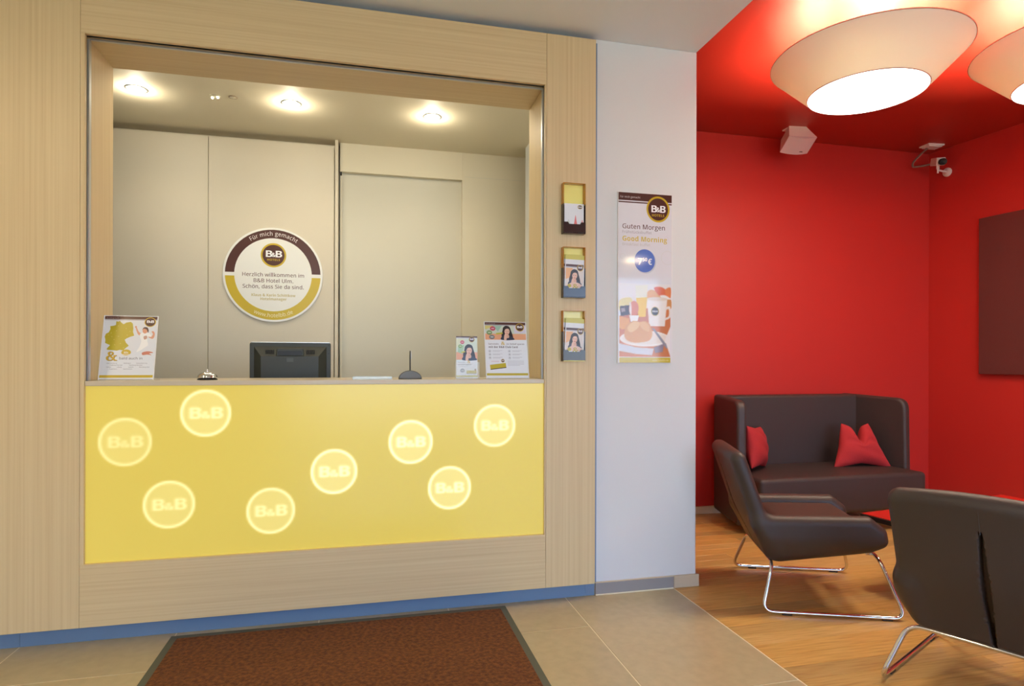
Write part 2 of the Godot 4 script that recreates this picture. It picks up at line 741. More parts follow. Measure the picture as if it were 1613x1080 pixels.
func shell() -> void:
	# floors
	struct("floor", G().span(Vector3(X0 - 0.1, -0.15, -2.1), Vector3(5.9, -0.0018, ZN + 0.1)).done(M.grout), "light mortar bed under the tiles and wooden boards", "floor")
	var fl: Node3D = get_node("floor")
	var rng := RandomNumberGenerator.new()
	rng.seed = 4
	var tm := []
	for i in 3:
		tm.append(G().box(Vector3(0, -0.006, 0), Vector3(0.5898, 0.012, 1.1898), 0.0008).done(M["tile%d" % i]))
	for ix in 9:
		var x := 1.588 - 0.2975 - 0.595 * ix
		var joint := 0.918 if ix == 0 or ix == 6 else 0.293
		var first := obj("tile", G().box(Vector3(0, -0.006, 0), Vector3(0.5898, 0.012, joint + 0.05 - 0.0026), 0.0008).done(M["tile%d" % (ix % 3)]), fl)
		first.position = Vector3(x, 0, (joint - 0.0026 - 0.05) * 0.5)
		for iz in 5:
			var t := obj("tile", tm[rng.randi() % 3], fl)
			t.position = Vector3(x, 0, joint + 0.5975 + 1.195 * iz)
	var pm := []
	for i in 4:
		for q in 3:
			var len: float = [1.1, 0.85, 0.6][q]
			pm.append(G().box(Vector3(0, -0.006, 0), Vector3(len - 0.0010, 0.012, 0.0938), 0.0006).done(M["plank%d" % i]))
	var pl := {}
	for r in 82:
		var z := ZB + 0.0475 + 0.095 * r
		if z > ZN:
			break
		var x := 1.5925
		var first := true
		while x < 5.3:
			var q := rng.randi() % 3 if first else 0
			first = false
			var ln: float = [1.1, 0.85, 0.6][q]
			if z < ZF and x + ln < 1.7:
				pass
			var p := obj("plank", pm[(rng.randi() % 4) * 3 + q], fl)
			p.position = Vector3(x + ln * 0.5, 0, z)
			x += ln
	# white wall end between counter and lounge
	struct("wall_front", G().span(Vector3(1.146, 0, ZB), Vector3(X1, LOBBY_H, ZF), 0.003).done(M.white_wall), "pale white wall strip between the wooden counter frame and the red lounge", "wall")
	var b := struct("baseboard_front", G().span(Vector3(1.15, 0, ZF), Vector3(1.588, 0.061, ZF + 0.013), 0.001).done(M.skirting_tile), "grey tile baseboard below the tall breakfast poster", "baseboard")
	obj("grout_line", G().span(Vector3(1.15, 0.0, ZF + 0.013), Vector3(1.586, 0.006, ZF + 0.017), 0.001).done(M.grout), b)
	obj("top_edge", G().span(Vector3(1.15, 0.061, ZF), Vector3(1.588, 0.065, ZF + 0.012), 0.001).done(M.skirting), b)
	struct("baseboard_corner", G().span(Vector3(1.59, 0, ZF - 0.9), Vector3(X1 + 0.013, 0.064, ZF + 0.014), 0.002).done(M.skirting), "short pale wooden baseboard wrapping the corner of the white wall", "baseboard")
	# ceilings
	struct("ceiling", G().span(Vector3(X0 - 0.1, LOBBY_H, -0.3), Vector3(X1, ALCOVE_H + 0.1, ZN + 0.1), 0.002).done(M.ceiling), "greyish white lobby ceiling above the counter", "ceiling")
	struct("ceiling_lounge", G().span(Vector3(X1, ALCOVE_H, ZB - 0.1), Vector3(5.9, ALCOVE_H + 0.1, ZN + 0.1)).done(M.red_ceiling), "dark red ceiling over the lounge corner", "ceiling")
	# red walls
	struct("wall_rear", G().span(Vector3(X1 - 0.01, 0, ZB - 0.12), Vector3(5.0, ALCOVE_H, ZB)).done(M.red), "bright red rear wall behind the dark sofa", "wall")
	struct("baseboard_rear", G().span(Vector3(X1, 0, ZB), Vector3(4.76, 0.06, ZB + 0.014), 0.002).done(M.skirting), "grey beige baseboard along the red rear wall", "baseboard")
	struct("wall_lounge_left", G().span(Vector3(X1, 0.07, ZB), Vector3(X1 + 0.001, ALCOVE_H, -0.075), 0.0).done(M.red), "red painted return of the white wall facing the lounge", "wall")
	var g := G()
	g.xf = Transform3D(Basis(Vector3.UP, atan2(0.07, 0.743)), Vector3(4.768, 0, -1.458))
	g.span(Vector3(0, 0, -0.2), Vector3(0.12, ALCOVE_H, 8.2))
	var gb := G()
	gb.xf = g.xf
	gb.span(Vector3(-0.014, 0, 0.0), Vector3(0.0, 0.06, 7.8), 0.002)
	struct("baseboard_right", gb.done(M.skirting), "grey beige baseboard along the red right wall", "baseboard")
	struct("wall_right", g.done(M.red), "red right wall of the lounge carrying the dark panel", "wall")
	# the lobby behind the viewer
	struct("wall_left", G().span(Vector3(X0 - 0.12, 0, -2.1), Vector3(X0, LOBBY_H, ZN)).done(M.white_wall), "white left wall of the lobby", "wall")
	var wn := struct("wall_near", G().span(Vector3(X0 - 0.1, 0, ZN), Vector3(-1.0, ALCOVE_H, ZN + 0.15)).done(M.white_wall), "white wall around the glazed street front of the lobby", "wall")
	obj("parapet", G().span(Vector3(-1.0, 0, ZN), Vector3(5.7, 0.25, ZN + 0.15)).done(M.white_wall), wn)
	obj("pier", G().span(Vector3(4.85, 0.25, ZN), Vector3(5.7, ALCOVE_H, ZN + 0.15)).done(M.white_wall), wn)
	obj("lintel", G().span(Vector3(-1.0, 2.62, ZN), Vector3(4.85, ALCOVE_H, ZN + 0.15)).done(M.white_wall), wn)
	for i in 3:
		var xa := -1.0 + 1.95 * i
		var f := G()
		f.span(Vector3(xa, 0.25, ZN + 0.04), Vector3(xa + 0.05, 2.62, ZN + 0.1))
		f.span(Vector3(xa + 1.9, 0.25, ZN + 0.04), Vector3(xa + 1.95, 2.62, ZN + 0.1))
		f.span(Vector3(xa + 0.05, 0.25, ZN + 0.04), Vector3(xa + 1.9, 0.3, ZN + 0.1))
		f.span(Vector3(xa + 0.05, 2.57, ZN + 0.04), Vector3(xa + 1.9, 2.62, ZN + 0.1))
		var w := struct("window_%d" % (i + 1), f.done(M.window_frame), "tall metal framed window of the street front", "window")
		w.set_meta("group", "windows of the street front")
		obj("pane", G().span(Vector3(xa + 0.05, 0.3, ZN + 0.066), Vector3(xa + 1.9, 2.57, ZN + 0.074), 0.0).done(M.pane), w)

# ---------------------------------------------------------------- reception
const A := -1.133
const B := 0.865

func reception() -> void:
	# solid wall round the opening
	struct("wall_counter", G().span(Vector3(X0, 0.0, -0.3), Vector3(A - 0.02, LOBBY_H, -0.062)).done(M.plinth), "wall body behind the wide left wooden boards", "wall")
	var wc: Node3D = get_node("wall_counter")
	obj("side_body", G().span(Vector3(B + 0.02, 0, -0.3), Vector3(1.146, LOBBY_H, -0.062)).done(M.plinth), wc)
	obj("head_body", G().span(Vector3(A - 0.02, 2.575, -0.3), Vector3(B + 0.02, LOBBY_H, -0.062)).done(M.plinth), wc)
	obj("low_body", G().span(Vector3(A - 0.02, 0, -0.3), Vector3(B + 0.02, 1.07, -0.062)).done(M.plinth), wc)

	var t := thing("reception_counter", "built-in reception counter with wide wooden frame and glowing yellow glass front", "counter", Vector3(0, 0, 0))
	# face boards
	obj("stile", G().span(Vector3(X0, 0.076, -0.02), Vector3(A - 0.0165, 2.806, 0), 0.0012).done(M.wood_v), t)
	obj("stile", G().span(Vector3(B + 0.0085, 0.076, -0.02), Vector3(1.131, 2.806, 0), 0.0012).done(M.wood_v), t)
	obj("rail", G().span(Vector3(A - 0.0155, 2.553, -0.02), Vector3(B + 0.0075, 2.806, 0), 0.0012).done(M.wood_h), t)
	obj("rail", G().span(Vector3(A - 0.0155, 0.076, -0.02), Vector3(B + 0.0075, 0.339, 0), 0.0012).done(M.wood_h), t)
	obj("lip", G().span(Vector3(A - 0.0155, 0.339, -0.02), Vector3(A, 2.553, -0.0004), 0.0008).done(M.wood_v), t)
	obj("lip", G().span(Vector3(B, 0.339, -0.02), Vector3(B + 0.0075, 2.553, -0.0004), 0.0008).done(M.wood_v), t)
	# carcass seen as thin strips right and above, plinth below
	obj("plinth", G().span(Vector3(X0, 0.0, -0.052), Vector3(-1.385, 0.074, -0.05), 0.0004).done(M.plinth), t)
	obj("plinth", G().span(Vector3(-1.384, 0.0, -0.052), Vector3(1.098, 0.074, -0.05), 0.0004).done(M.plinth), t)
	obj("plinth", G().span(Vector3(1.099, 0.0, -0.052), Vector3(1.146, 0.074, -0.05), 0.0004).done(M.plinth), t)
	obj("carcass_side", G().span(Vector3(1.12, 0.076, -0.05), Vector3(1.146, 2.8, -0.022), 0.001).done(M.plinth), t)
	obj("guide_rail", G().span(Vector3(A - 0.004, 1.105, -0.05), Vector3(A + 0.006, 2.545, -0.03), 0.001).done(M.alu), t)
	obj("guide_rail", G().span(Vector3(B - 0.006, 1.105, -0.05), Vector3(B + 0.004, 2.545, -0.03), 0.001).done(M.alu), t)
	obj("shutter_edge", G().span(Vector3(A, 2.5455, -0.052), Vector3(B, 2.552, -0.042), 0.001).done(M.alu), t)
	# wooden reveal
	obj("reveal", G().span(Vector3(A - 0.018, 1.104, -0.302), Vector3(A, 2.562, -0.05), 0.001).done(M.wood_v), t)
	obj("reveal", G().span(Vector3(B, 1.104, -0.302), Vector3(B + 0.018, 2.562, -0.05), 0.001).done(M.wood_v), t)
	obj("reveal", G().span(Vector3(A, 2.546, -0.302), Vector3(B, 2.564, -0.053), 0.001).done(M.wood_h), t)
	obj("countertop", G().span(Vector3(A + 0.001, 1.083, -0.42), Vector3(B - 0.001, 1.104, -0.004), 0.0015).done(M.counter_top), t)
	# backlit glass
	var p := Print.new(1.998, 0.744, 340.0, Color(0, 0, 0))
	p.ss = 1.0
	var im := lit_front()
	var m := mat(lin(0.46, 0.37, 0.07), 0.22)
	m.emission_enabled = true
	m.emission = Color.BLACK
	m.emission_texture = ImageTexture.create_from_image(im)
	m.emission_energy_multiplier = 0.82
	m.texture_repeat = false
	var pm := print_mesh(B - A, 1.083 - 0.339, 0.012, m, M.wood_v)
	var gl := obj("backlit_glass_panel", pm, t)
	gl.position = Vector3((A + B) / 2, 0.339, -0.016)
	gl.set_meta("label", "glowing yellow glass panel with eight round lit logos")

# emission of the lit glass front: even yellow with eight soft lit rings and letters
func lit_front() -> Image:
	var px := 512.0
	var w := int(1.998 * px)
	var h := int(0.744 * px)
	var base := Color(0.665, 0.585, 0.265)
	var out := Image.create(w, h, false, Image.FORMAT_RGB8)
	out.fill(base)
	var tile := 136
	var p := Print.new(tile, tile, 1.0, Color(0, 0, 0, 1))
	var c := tile * 0.5
	var r := 0.1025 * px
	p.oval(c, c, r, r, Color(1, 1, 1))
	p.oval(c, c, r * 0.895, r * 0.895, Color(0.34, 0.34, 0.34))
	var big := Color(0.84, 0.84, 0.84)
	p.text("B", c - r * 0.72, c + r * 0.235, r * 0.48, big, bold, 0.0, 0.0, 1.38)
	p.text("B", c + r * 0.72, c + r * 0.235, r * 0.48, big, bold, 1.0, 0.0, 1.38)
	p.text("&", c, c + r * 0.235, r * 0.30, big, bold, 0.5, 0.0, 1.2)
	var logo := p.image()
	for q in [2, 4, 2, 1]:
		logo.resize(tile / q, tile / q, Image.INTERPOLATE_BILINEAR)
	var spots := [[-0.984, 0.844, 0.72], [-0.67, 0.963, 1.0], [-0.813, 0.571, 0.86], [-0.401, 0.522, 0.95], [-0.131, 0.685, 1.18], [0.216, 0.81, 1.22], [0.618, 0.879, 1.08], [0.399, 0.587, 1.2]]
	for s in spots:
		var ox := int((s[0] - A) * px - c)
		var oy := int((1.083 - s[1]) * px - c)
		for y in tile:
			for x in tile:
				var q := logo.get_pixel(x, y).r * float(s[2])
				if q > 0.01 and ox + x >= 0 and oy + y >= 0 and ox + x < w and oy + y < h:
					out.set_pixel(ox + x, oy + y, Color(minf(1, base.r + 0.33 * q), minf(1, base.g + 0.40 * q), minf(1, base.b + 0.52 * q)))
	return out

# ---------------------------------------------------------------- back office
func office() -> void:
	const OC := 2.75
	struct("ceiling_office", G().span(Vector3(X0, OC, -2.1), Vector3(1.75, OC + 0.1, -0.3)).done(M.office), "cream ceiling of the office behind the counter with downlights", "ceiling")
	struct("wall_office_rear", G().span(Vector3(0.713, 0, -1.82), Vector3(1.75, OC, -1.66)).done(M.office), "cream rear office wall beside the recessed sliding door", "wall")
	var rw: Node3D = get_node("wall_office_rear")
	obj("header", G().span(Vector3(-0.168, 2.545, -1.82), Vector3(0.713, OC, -1.66), 0.001).done(M.office), rw)
	obj("joint_strip", G().span(Vector3(0.73, 2.568, -1.6605), Vector3(1.74, 2.571, -1.6585), 0.0).done(M.office_door), rw)
	obj("back_body", G().span(Vector3(X0, 0, -2.0), Vector3(0.72, OC, -1.76), 0.0).done(M.office), rw)
	var dr := struct("door_1", G().span(Vector3(-0.155, 0.0, -1.74), Vector3(0.72, 2.56, -1.70), 0.001).done(M.office_door), "plain cream sliding door recessed in the rear office wall", "door")
	obj("door_edge", G().span(Vector3(-0.168, 0.0, -1.71), Vector3(-0.152, 2.545, -1.694), 0.001).done(M.office), dr)
	obj("door_track", G().span(Vector3(-0.166, 2.525, -1.69), Vector3(-0.155, 2.54, -1.655), 0.0).done(M.black), dr)
	struct("wall_office_right", G().span(Vector3(1.62, 0, -1.7), Vector3(1.75, OC, -0.3)).done(M.office), "cream side wall of the office on the right", "wall")
	# tall cupboard
	var t := thing("cupboard", "tall cream built-in cupboard with two flush doors behind the counter", "cupboard", Vector3(-1.0, 0, -1.72))
	obj("body", G().span(Vector3(-2.4, 0.0, -0.02), Vector3(0.795, 2.7, 0.07), 0.001).done(M.cupboard), t)
	obj("door", G().span(Vector3(-1.2, 0.04, 0.072), Vector3(-0.0255, 2.708, 0.1), 0.0015).done(M.cupboard), t)
	obj("door", G().span(Vector3(-0.0225, 0.04, 0.072), Vector3(0.795, 2.708, 0.1), 0.0015).done(M.cupboard), t)
	obj("side_panel", G().span(Vector3(0.8, 0.0, -0.02), Vector3(0.822, 2.748, 0.115), 0.0015).done(M.cupboard), t)
	obj("filler_strip", G().span(Vector3(-2.4, 2.7, -0.03), Vector3(0.798, 2.749, -0.005), 0.001).done(M.cupboard), t)
	# desk
	var d := thing("desk", "cream staff desk hidden behind the counter top", "desk", Vector3(-0.2, 0, -0.66))
	obj("desktop", G().span(Vector3(-0.9, 0.72, -0.3), Vector3(0.95, 0.745, 0.34), 0.002).done(M.counter_top), d)
	for x in [-0.87, 0.92]:
		obj("leg", G().span(Vector3(x - 0.02, 0.0, -0.29), Vector3(x + 0.02, 0.72, 0.3), 0.002).done(M.alu), d)
	# downlights
	for x in [-1.273, -0.43, 0.422]:
		var l := thing("downlight", "round recessed office downlight, %s of the three bright ones" % {-1.273: "leftmost", -0.43: "middle", 0.422: "rightmost"}[x], "downlight", Vector3(x, OC, -1.036), 0.0, "bright office downlights")
		obj("trim_ring", G().lathe([Vector2(0.047, 0.0), Vector2(0.047, -0.004), Vector2(0.058, -0.004), Vector2(0.06, 0.0)], 32).done(M.alu), l)
		var em := mat(Color.WHITE, 0.5)
		em.emission_enabled = true
		em.emission = Color(1, 0.97, 0.9)
		em.emission_energy_multiplier = 5.0
		obj("lamp_lens", G().lathe([Vector2(0.0001, -0.010), Vector2(0.025, -0.0085), Vector2(0.046, -0.003), Vector2(0.046, 0.0)], 32).done(em), l)
		var s := SpotLight3D.new()
		s.name = "light"
		s.position = Vector3(0, -0.03, 0)
		s.rotation = Vector3(-PI / 2, 0, 0)
		s.spot_angle = 70.0
		s.spot_angle_attenuation = 0.8
		s.spot_range = 12.0
		s.spot_attenuation = 2.0
		s.light_energy = 0.2
		s.light_color = Color(1.0, 0.95, 0.85)
		s.light_size = 0.04
		s.shadow_enabled = true
		l.add_child(s)
		var om := OmniLight3D.new()
		om.name = "light"
		om.position = Vector3(0, -0.05, 0)
		om.light_energy = 0.062
		om.light_color = Color(1.0, 0.95, 0.84)
		om.light_size = 0.03
		om.omni_range = 12.0
		om.omni_attenuation = 2.0
		om.shadow_enabled = true
		l.add_child(om)
	# strip light near the counter side, out of sight behind the head of the opening
	var ol := thing("office_strip_light", "long strip light on the office ceiling hidden behind the counter head", "lamp", Vector3(-0.2, OC, -0.52))
	obj("housing", G().span(Vector3(-1.0, -0.03, -0.06), Vector3(1.0, 0.0, 0.06), 0.003).done(M.white_plastic), ol)
	var oe := mat(Color.WHITE, 0.5)
	oe.emission_enabled = true
	oe.emission = Color(1, 0.96, 0.88)
	oe.emission_energy_multiplier = 3.0
	obj("lamp_diffuser", G().span(Vector3(-0.99, -0.038, -0.05), Vector3(0.99, -0.03, 0.05), 0.002).done(oe), ol)
	var oa := AreaLight3D.new()
	oa.name = "light"
	oa.area_size = Vector2(1.96, 0.1)
	oa.position = Vector3(0, -0.042, 0)
	oa.rotation = Vector3(-PI / 2, 0, 0)
	oa.light_energy = 0.34
	oa.light_color = Color(1.0, 0.95, 0.85)
	oa.shadow_enabled = true
	ol.add_child(oa)
	var ub := AreaLight3D.new()
	ub.name = "light"
	ub.area_size = Vector2(1.9, 0.05)
	ub.position = Vector3(0, -0.128, 0.17)
	ub.rotation = Vector3(PI / 2, 0, 0)
	ub.light_energy = 0.24
	ub.light_color = Color(1.0, 0.95, 0.85)
	ub.shadow_enabled = true
	ol.add_child(ub)
	obj("upper_diffuser", G().span(Vector3(-0.98, -0.138, 0.14), Vector3(0.98, -0.132, 0.2), 0.002).done(oe), ol)
	obj("shelf", G().span(Vector3(-1.0, -0.15, 0.13), Vector3(1.0, -0.138, 0.218), 0.002).done(M.white_plastic), ol)
	# small twin spot and sensor
	var tw := thing("twin_spot", "tiny twin spotlight sparkling between two office downlights", "spotlight", Vector3(-0.856, OC, -1.039))
	obj("plate", G().lathe([Vector2(0.0001, -0.003), Vector2(0.03, -0.003), Vector2(0.031, 0.0)], 24).done(M.office), tw)
	var tm := mat(Color.WHITE, 0.4)
	tm.emission_enabled = true
	tm.emission = Color(1, 1, 0.86)
	tm.emission_energy_multiplier = 6.0
	for dx in [-0.017, 0.015]:
		var b := obj("lamp_bulb", G().lathe([Vector2(0.0001, -0.012), Vector2(0.005, -0.010), Vector2(0.007, -0.005), Vector2(0.007, 0.0)], 14).done(tm), tw)
		b.position = Vector3(dx, -0.002, dx * 0.4)
	var sd := thing("ceiling_sensor", "small flush round sensor cover on the office ceiling", "sensor", Vector3(-0.756, OC, -1.024))
	obj("cover", G().lathe([Vector2(0.0001, -0.004), Vector2(0.018, -0.0035), Vector2(0.021, -0.001), Vector2(0.021, 0.0)], 24).done(M.office), sd)
	obj("rim", G().lathe([Vector2(0.021, -0.003), Vector2(0.0235, -0.003), Vector2(0.0235, 0.0)], 24).done(mat(c8(150, 120, 90), 0.5)), sd)

const BROWN := Color(0.33, 0.19, 0.16)
const GOLD := Color(0.80, 0.68, 0.18)

func logo(p: Print, x: float, y: float, r: float, small := true) -> void:
	p.oval(x, y, r, r, GOLD)
	p.oval(x, y, r * 0.86, r * 0.86, BROWN)
	p.text("B", x - r * 0.70, y + r * 0.16, r * 0.54, Color.WHITE, bold, 0.0, 0.0, 1.35)
	p.text("B", x + r * 0.72, y + r * 0.16, r * 0.54, Color.WHITE, bold, 1.0, 0.0, 1.35)
	p.text("&", x, y + r * 0.14, r * 0.34, Color.WHITE, bold, 0.5)
	if small:
		p.text("HOTELS", x, y + r * 0.46, r * 0.17, GOLD, bold, 0.5, 0.0, 1.2)

func smile(p: Print, x: float, y: float, s: float, bg: bool) -> void:
	# printed portrait: dark haired smiling woman, chin on her hand
	var hair := c8(44, 34, 34)
	var skin := c8(232, 190, 166)
	if bg:
		p.rect(x - 46 * s, y - 34 * s, 92 * s, 76 * s, c8(228, 226, 212))
	p.curve([[x - 18 * s, y - 24 * s], [x - 4 * s, y - 34 * s], [x + 14 * s, y - 28 * s], [x + 22 * s, y - 6 * s], [x + 30 * s, y + 24 * s], [x + 26 * s, y + 42 * s], [x - 20 * s, y + 42 * s], [x - 28 * s, y + 18 * s], [x - 22 * s, y - 8 * s]], hair)
	p.curve([[x - 30 * s, y + 42 * s], [x - 24 * s, y + 22 * s], [x - 8 * s, y + 16 * s], [x + 12 * s, y + 20 * s], [x + 30 * s, y + 30 * s], [x + 34 * s, y + 42 * s]], c8(52, 56, 74))
	p.curve([[x - 6 * s, y + 14 * s], [x + 8 * s, y + 14 * s], [x + 10 * s, y + 30 * s], [x - 4 * s, y + 32 * s]], c8(222, 176, 152))
	p.oval(x + 1 * s, y - 3 * s, 13 * s, 18 * s, skin, 0.12)
	p.curve([[x - 14 * s, y - 16 * s], [x - 4 * s, y - 24 * s], [x + 14 * s, y - 20 * s], [x + 15 * s, y - 6 * s], [x + 9 * s, y - 17 * s], [x - 6 * s, y - 16 * s], [x - 13 * s, y - 4 * s]], hair)
	p.oval(x - 5 * s, y - 5 * s, 2.2 * s, 1.3 * s, hair)
	p.oval(x + 6 * s, y - 4 * s, 2.2 * s, 1.3 * s, hair)
	p.oval(x, y + 1 * s, 1.6 * s, 2 * s, c8(214, 160, 138))
	p.curve([[x - 5 * s, y + 6 * s], [x + 1 * s, y + 7.5 * s], [x + 7 * s, y + 6.5 * s], [x + 1 * s, y + 10.5 * s]], c8(190, 84, 84))
	p.curve([[x - 16 * s, y + 42 * s], [x - 15 * s, y + 22 * s], [x - 10 * s, y + 10 * s], [x - 4 * s, y + 13 * s], [x - 3 * s, y + 22 * s], [x - 4 * s, y + 42 * s]], skin)

func stack_lines(p: Print, x: float, y: float, w: float, rows: int, dy: float, h: float, c: Color) -> void:
	for i in rows:
		p.rect(x, y + dy * i, w * (0.75 if i == rows - 1 else 1.0), h, c)

func head_bar(p: Print, W: float, h: float, gap: float) -> void:
	p.rect(0, 0, W, h, BROWN)
	p.rect(0, h + gap, W, h * 0.16, c8(150, 140, 140))
	p.text("Für mich gemacht", W * 0.03, h * 0.72, h * 0.30, c8(225, 220, 215), sans)

func counter_things() -> void:
	var y := 1.104
	# round welcome sign on the cupboard
	var p := Print.new(2.0, 2.0, 300.0, c8(240, 238, 230))
	p.oval(1, 1, 0.955, 0.955, BROWN)
	p.rect(0, 1.0, 2, 1, c8(240, 238, 230))
	var low := []
	for i in 41:
		var a := PI * i / 40
		low.append(Vector2(1 + cos(a) * 0.955, 1.0 + sin(a) * 0.955))
	p.poly(low, c8(208, 180, 48))
	p.rect(0, 0.965, 2, 0.075, c8(240, 238, 230))
	p.oval(1, 1, 0.775, 0.775, c8(240, 238, 230))
	p.arc_text("Für mich gemacht", 1, 1, 0.83, 0.085, c8(245, 240, 235), sans)
	p.arc_text("www.hotelbb.de", 1, 1, 0.90, 0.08, c8(244, 238, 200), sans, true)
	logo(p, 1.0, 0.585, 0.255)
	p.text("Herzlich willkommen im", 1.0, 1.04, 0.078, BROWN, sans, 0.5, 0, 1.06)
	p.text("B&B Hotel Ulm.", 1.0, 1.165, 0.078, BROWN, sans, 0.5, 0, 1.06)
	p.text("Schön, dass Sie da sind.", 1.0, 1.29, 0.078, BROWN, sans, 0.5, 0, 1.06)
	p.text("Klaus & Karin Schittkow", 1.0, 1.46, 0.055, c8(196, 180, 120), bold, 0.5)
	p.text("Hotelmanager", 1.0, 1.54, 0.055, c8(196, 180, 120), bold, 0.5)
	var m := print_mat(p, 0.3)
	var s := thing("welcome_sign", "large round white, brown and gold welcome sign on the cupboard door", "sign", Vector3(-0.606, 1.784, -1.62))
	var g := G()
	var disc := []
	var R := 0.325
	var edge := G().lathe([Vector2(R, 0.0), Vector2(R, 0.011), Vector2(R - 0.001, 0.012), Vector2(R - 0.0015, 0.012)], 96)
	var eb := obj("backing_disc", edge.done(M.white_plastic), s)
	eb.rotation = Vector3(PI / 2, 0, 0)
	var pts := []
	var uvs := []
	for i in 96:
		var a := TAU * i / 96
		pts.append(Vector3(cos(a) * (R - 0.0012), sin(a) * (R - 0.0012), 0.0122))
		uvs.append(Vector2(0.5 + cos(a) * 0.498, 0.5 - sin(a) * 0.498))
	g.poly(pts, Vector3(0, 0, 1), uvs)
	obj("printed_face", g.done(m), s)

	# map card, left
	var q := Print.new(210, 297, 2.4, c8(226, 230, 232))
	head_bar(q, 210, 14, 2)
	var de := [[46, 24], [54, 26], [60, 22], [66, 30], [76, 38], [86, 30], [104, 26], [112, 34], [116, 56], [116, 74], [122, 92], [106, 98], [92, 106], [86, 112], [92, 126], [104, 140], [94, 150], [84, 162], [70, 160], [58, 164], [44, 162], [22, 160], [18, 156], [30, 138], [18, 132], [10, 128], [10, 112], [6, 98], [10, 84], [20, 78], [26, 62], [24, 48], [36, 46], [46, 42]]
	q.poly(de, c8(192, 174, 40))
	for c in [[56, 46], [88, 58], [104, 72], [50, 70], [30, 80], [20, 90], [34, 98], [44, 112], [48, 136], [70, 130], [84, 150], [94, 90], [60, 96]]:
		q.oval(c[0], c[1], 2.2, 1.6, c8(214, 202, 110))
	# jumping figure in white
	var skin := c8(222, 160, 128)
	q.curve([[124, 50], [128, 50], [140, 74], [152, 82], [148, 90], [136, 84]], skin)
	q.oval(126, 50, 4, 5, skin)
	q.curve([[176, 84], [192, 92], [196, 82], [190, 72], [198, 70], [204, 82], [202, 100], [194, 106], [176, 96]], skin)
	q.curve([[146, 82], [160, 76], [182, 80], [192, 96], [176, 98], [176, 116], [180, 136], [166, 150], [146, 166], [136, 168], [146, 146], [152, 118], [146, 100]], c8(244, 244, 240))
	q.curve([[160, 96], [172, 92], [174, 104], [164, 110]], c8(200, 160, 140))
	q.oval(164, 68, 10, 13, skin)
	q.curve([[152, 66], [158, 52], [172, 52], [178, 66], [176, 78], [170, 62], [158, 58]], c8(86, 62, 58))
	q.curve([[160, 172], [182, 166], [200, 170], [202, 174], [188, 176], [198, 184], [180, 182], [162, 184]], c8(206, 130, 104))
	q.oval(96, 172, 19, 14, GOLD)
	q.text("60x", 96, 176, 8, c8(245, 245, 235), bold, 0.5)
	q.rect(82, 180, 28, 2, c8(245, 245, 235))
	q.text("&", 41, 212, 42, c8(120, 96, 40), serif, 0.5)
	q.text("&", 39.5, 210.5, 42, c8(206, 168, 52), serif, 0.5)
	q.text("bald auch in", 70, 205, 11, c8(96, 96, 100), sans, 0, 0, 1.1)
	var tx := c8(130, 132, 136)
	q.text("Bad Homburg", 24, 225, 4.6, tx, sans)
	q.text("Böblingen", 90, 225, 4.6, tx, sans)
	q.text("Düsseldorf City", 140, 225, 4.6, tx, sans)
	q.text("Freiburg City-Süd", 36, 234, 4.6, tx, sans)
	q.text("Hamburg-Nordost", 112, 234, 4.6, tx, sans)
	q.text("Hanau", 24, 243, 4.6, tx, sans)
	q.text("Leipzig", 64, 243, 4.6, tx, sans)
	q.text("Lübeck", 110, 243, 4.6, tx, sans)
	q.text("Nürnberg-Süd", 152, 243, 4.6, tx, sans)
	q.text("Paderborn", 36, 252, 4.6, tx, sans)
	q.text("Saarbrücken", 90, 252, 4.6, tx, sans)
	q.rect(0, 278, 210, 12, c8(200, 172, 44))
	logo(q, 182, 26, 23, false)
	display("map_display", "leaning clear stand with a gold map and jumping woman, by the left counter edge", Vector3(-1.009, y, -0.095), 0.21, 0.286, print_mat(q, 0.3))

	# club card display, right
	var r := Print.new(210, 297, 2.4, c8(232, 236, 240))
	head_bar(r, 210, 14, 2)
	r.rect(0, 18, 210, 76, c8(206, 214, 196))
	r.rect(0, 62, 210, 32, c8(232, 168, 128))
	r.rect(150, 18, 60, 40, c8(214, 206, 222))
	r.poly([[0, 40], [60, 18], [0, 18]], c8(214, 200, 120))
	r.poly([[40, 18], [88, 18], [66, 50]], c8(160, 196, 176))
	smile(r, 112, 52, 1.0, false)
	r.oval(40, 34, 14, 12, c8(196, 70, 96))
	r.text("500", 40, 37, 7, c8(240, 220, 225), bold, 0.5)
	r.oval(22, 56, 14, 12, c8(118, 150, 90))
	r.text("300", 22, 59, 7, c8(230, 236, 220), bold, 0.5)
	r.oval(34, 80, 14, 12, c8(122, 124, 126))
	r.text("100", 34, 83, 7, c8(236, 236, 236), bold, 0.5)
	r.poly([[56, 58], [90, 54], [90, 62], [56, 66]], c8(196, 190, 60))
	r.text("Sammeln", 14, 121, 9, c8(120, 110, 110), sans)
	r.text("im Schlaf sparen", 106, 121, 9, c8(120, 110, 110), sans)
	r.text("&", 89, 122, 18, GOLD, serif, 0.5)
	r.text("mit der B&B Club Card", 14, 138, 10, c8(104, 96, 98), bold)
	for i in 3:
		for j in 2:
			var cx := 20.0 + 100 * j
			var cy := 155.0 + 18 * i
			r.ring(cx, cy, 7, 1.0, c8(170, 172, 176), c8(232, 236, 240))
			r.oval(cx, cy, 3, 3, c8(140, 142, 146))
			stack_lines(r, cx + 14, cy - 4, 50, 2, 5, 1.6, c8(186, 188, 194))
	r.poly([[18, 228], [98, 218], [100, 242], [20, 252]], c8(196, 178, 42))
	r.poly([[20, 250], [100, 240], [100, 244], [20, 254]], c8(70, 60, 56))
	logo(r, 84, 206, 9, false)
	stack_lines(r, 108, 206, 84, 5, 6, 1.6, c8(192, 194, 200))
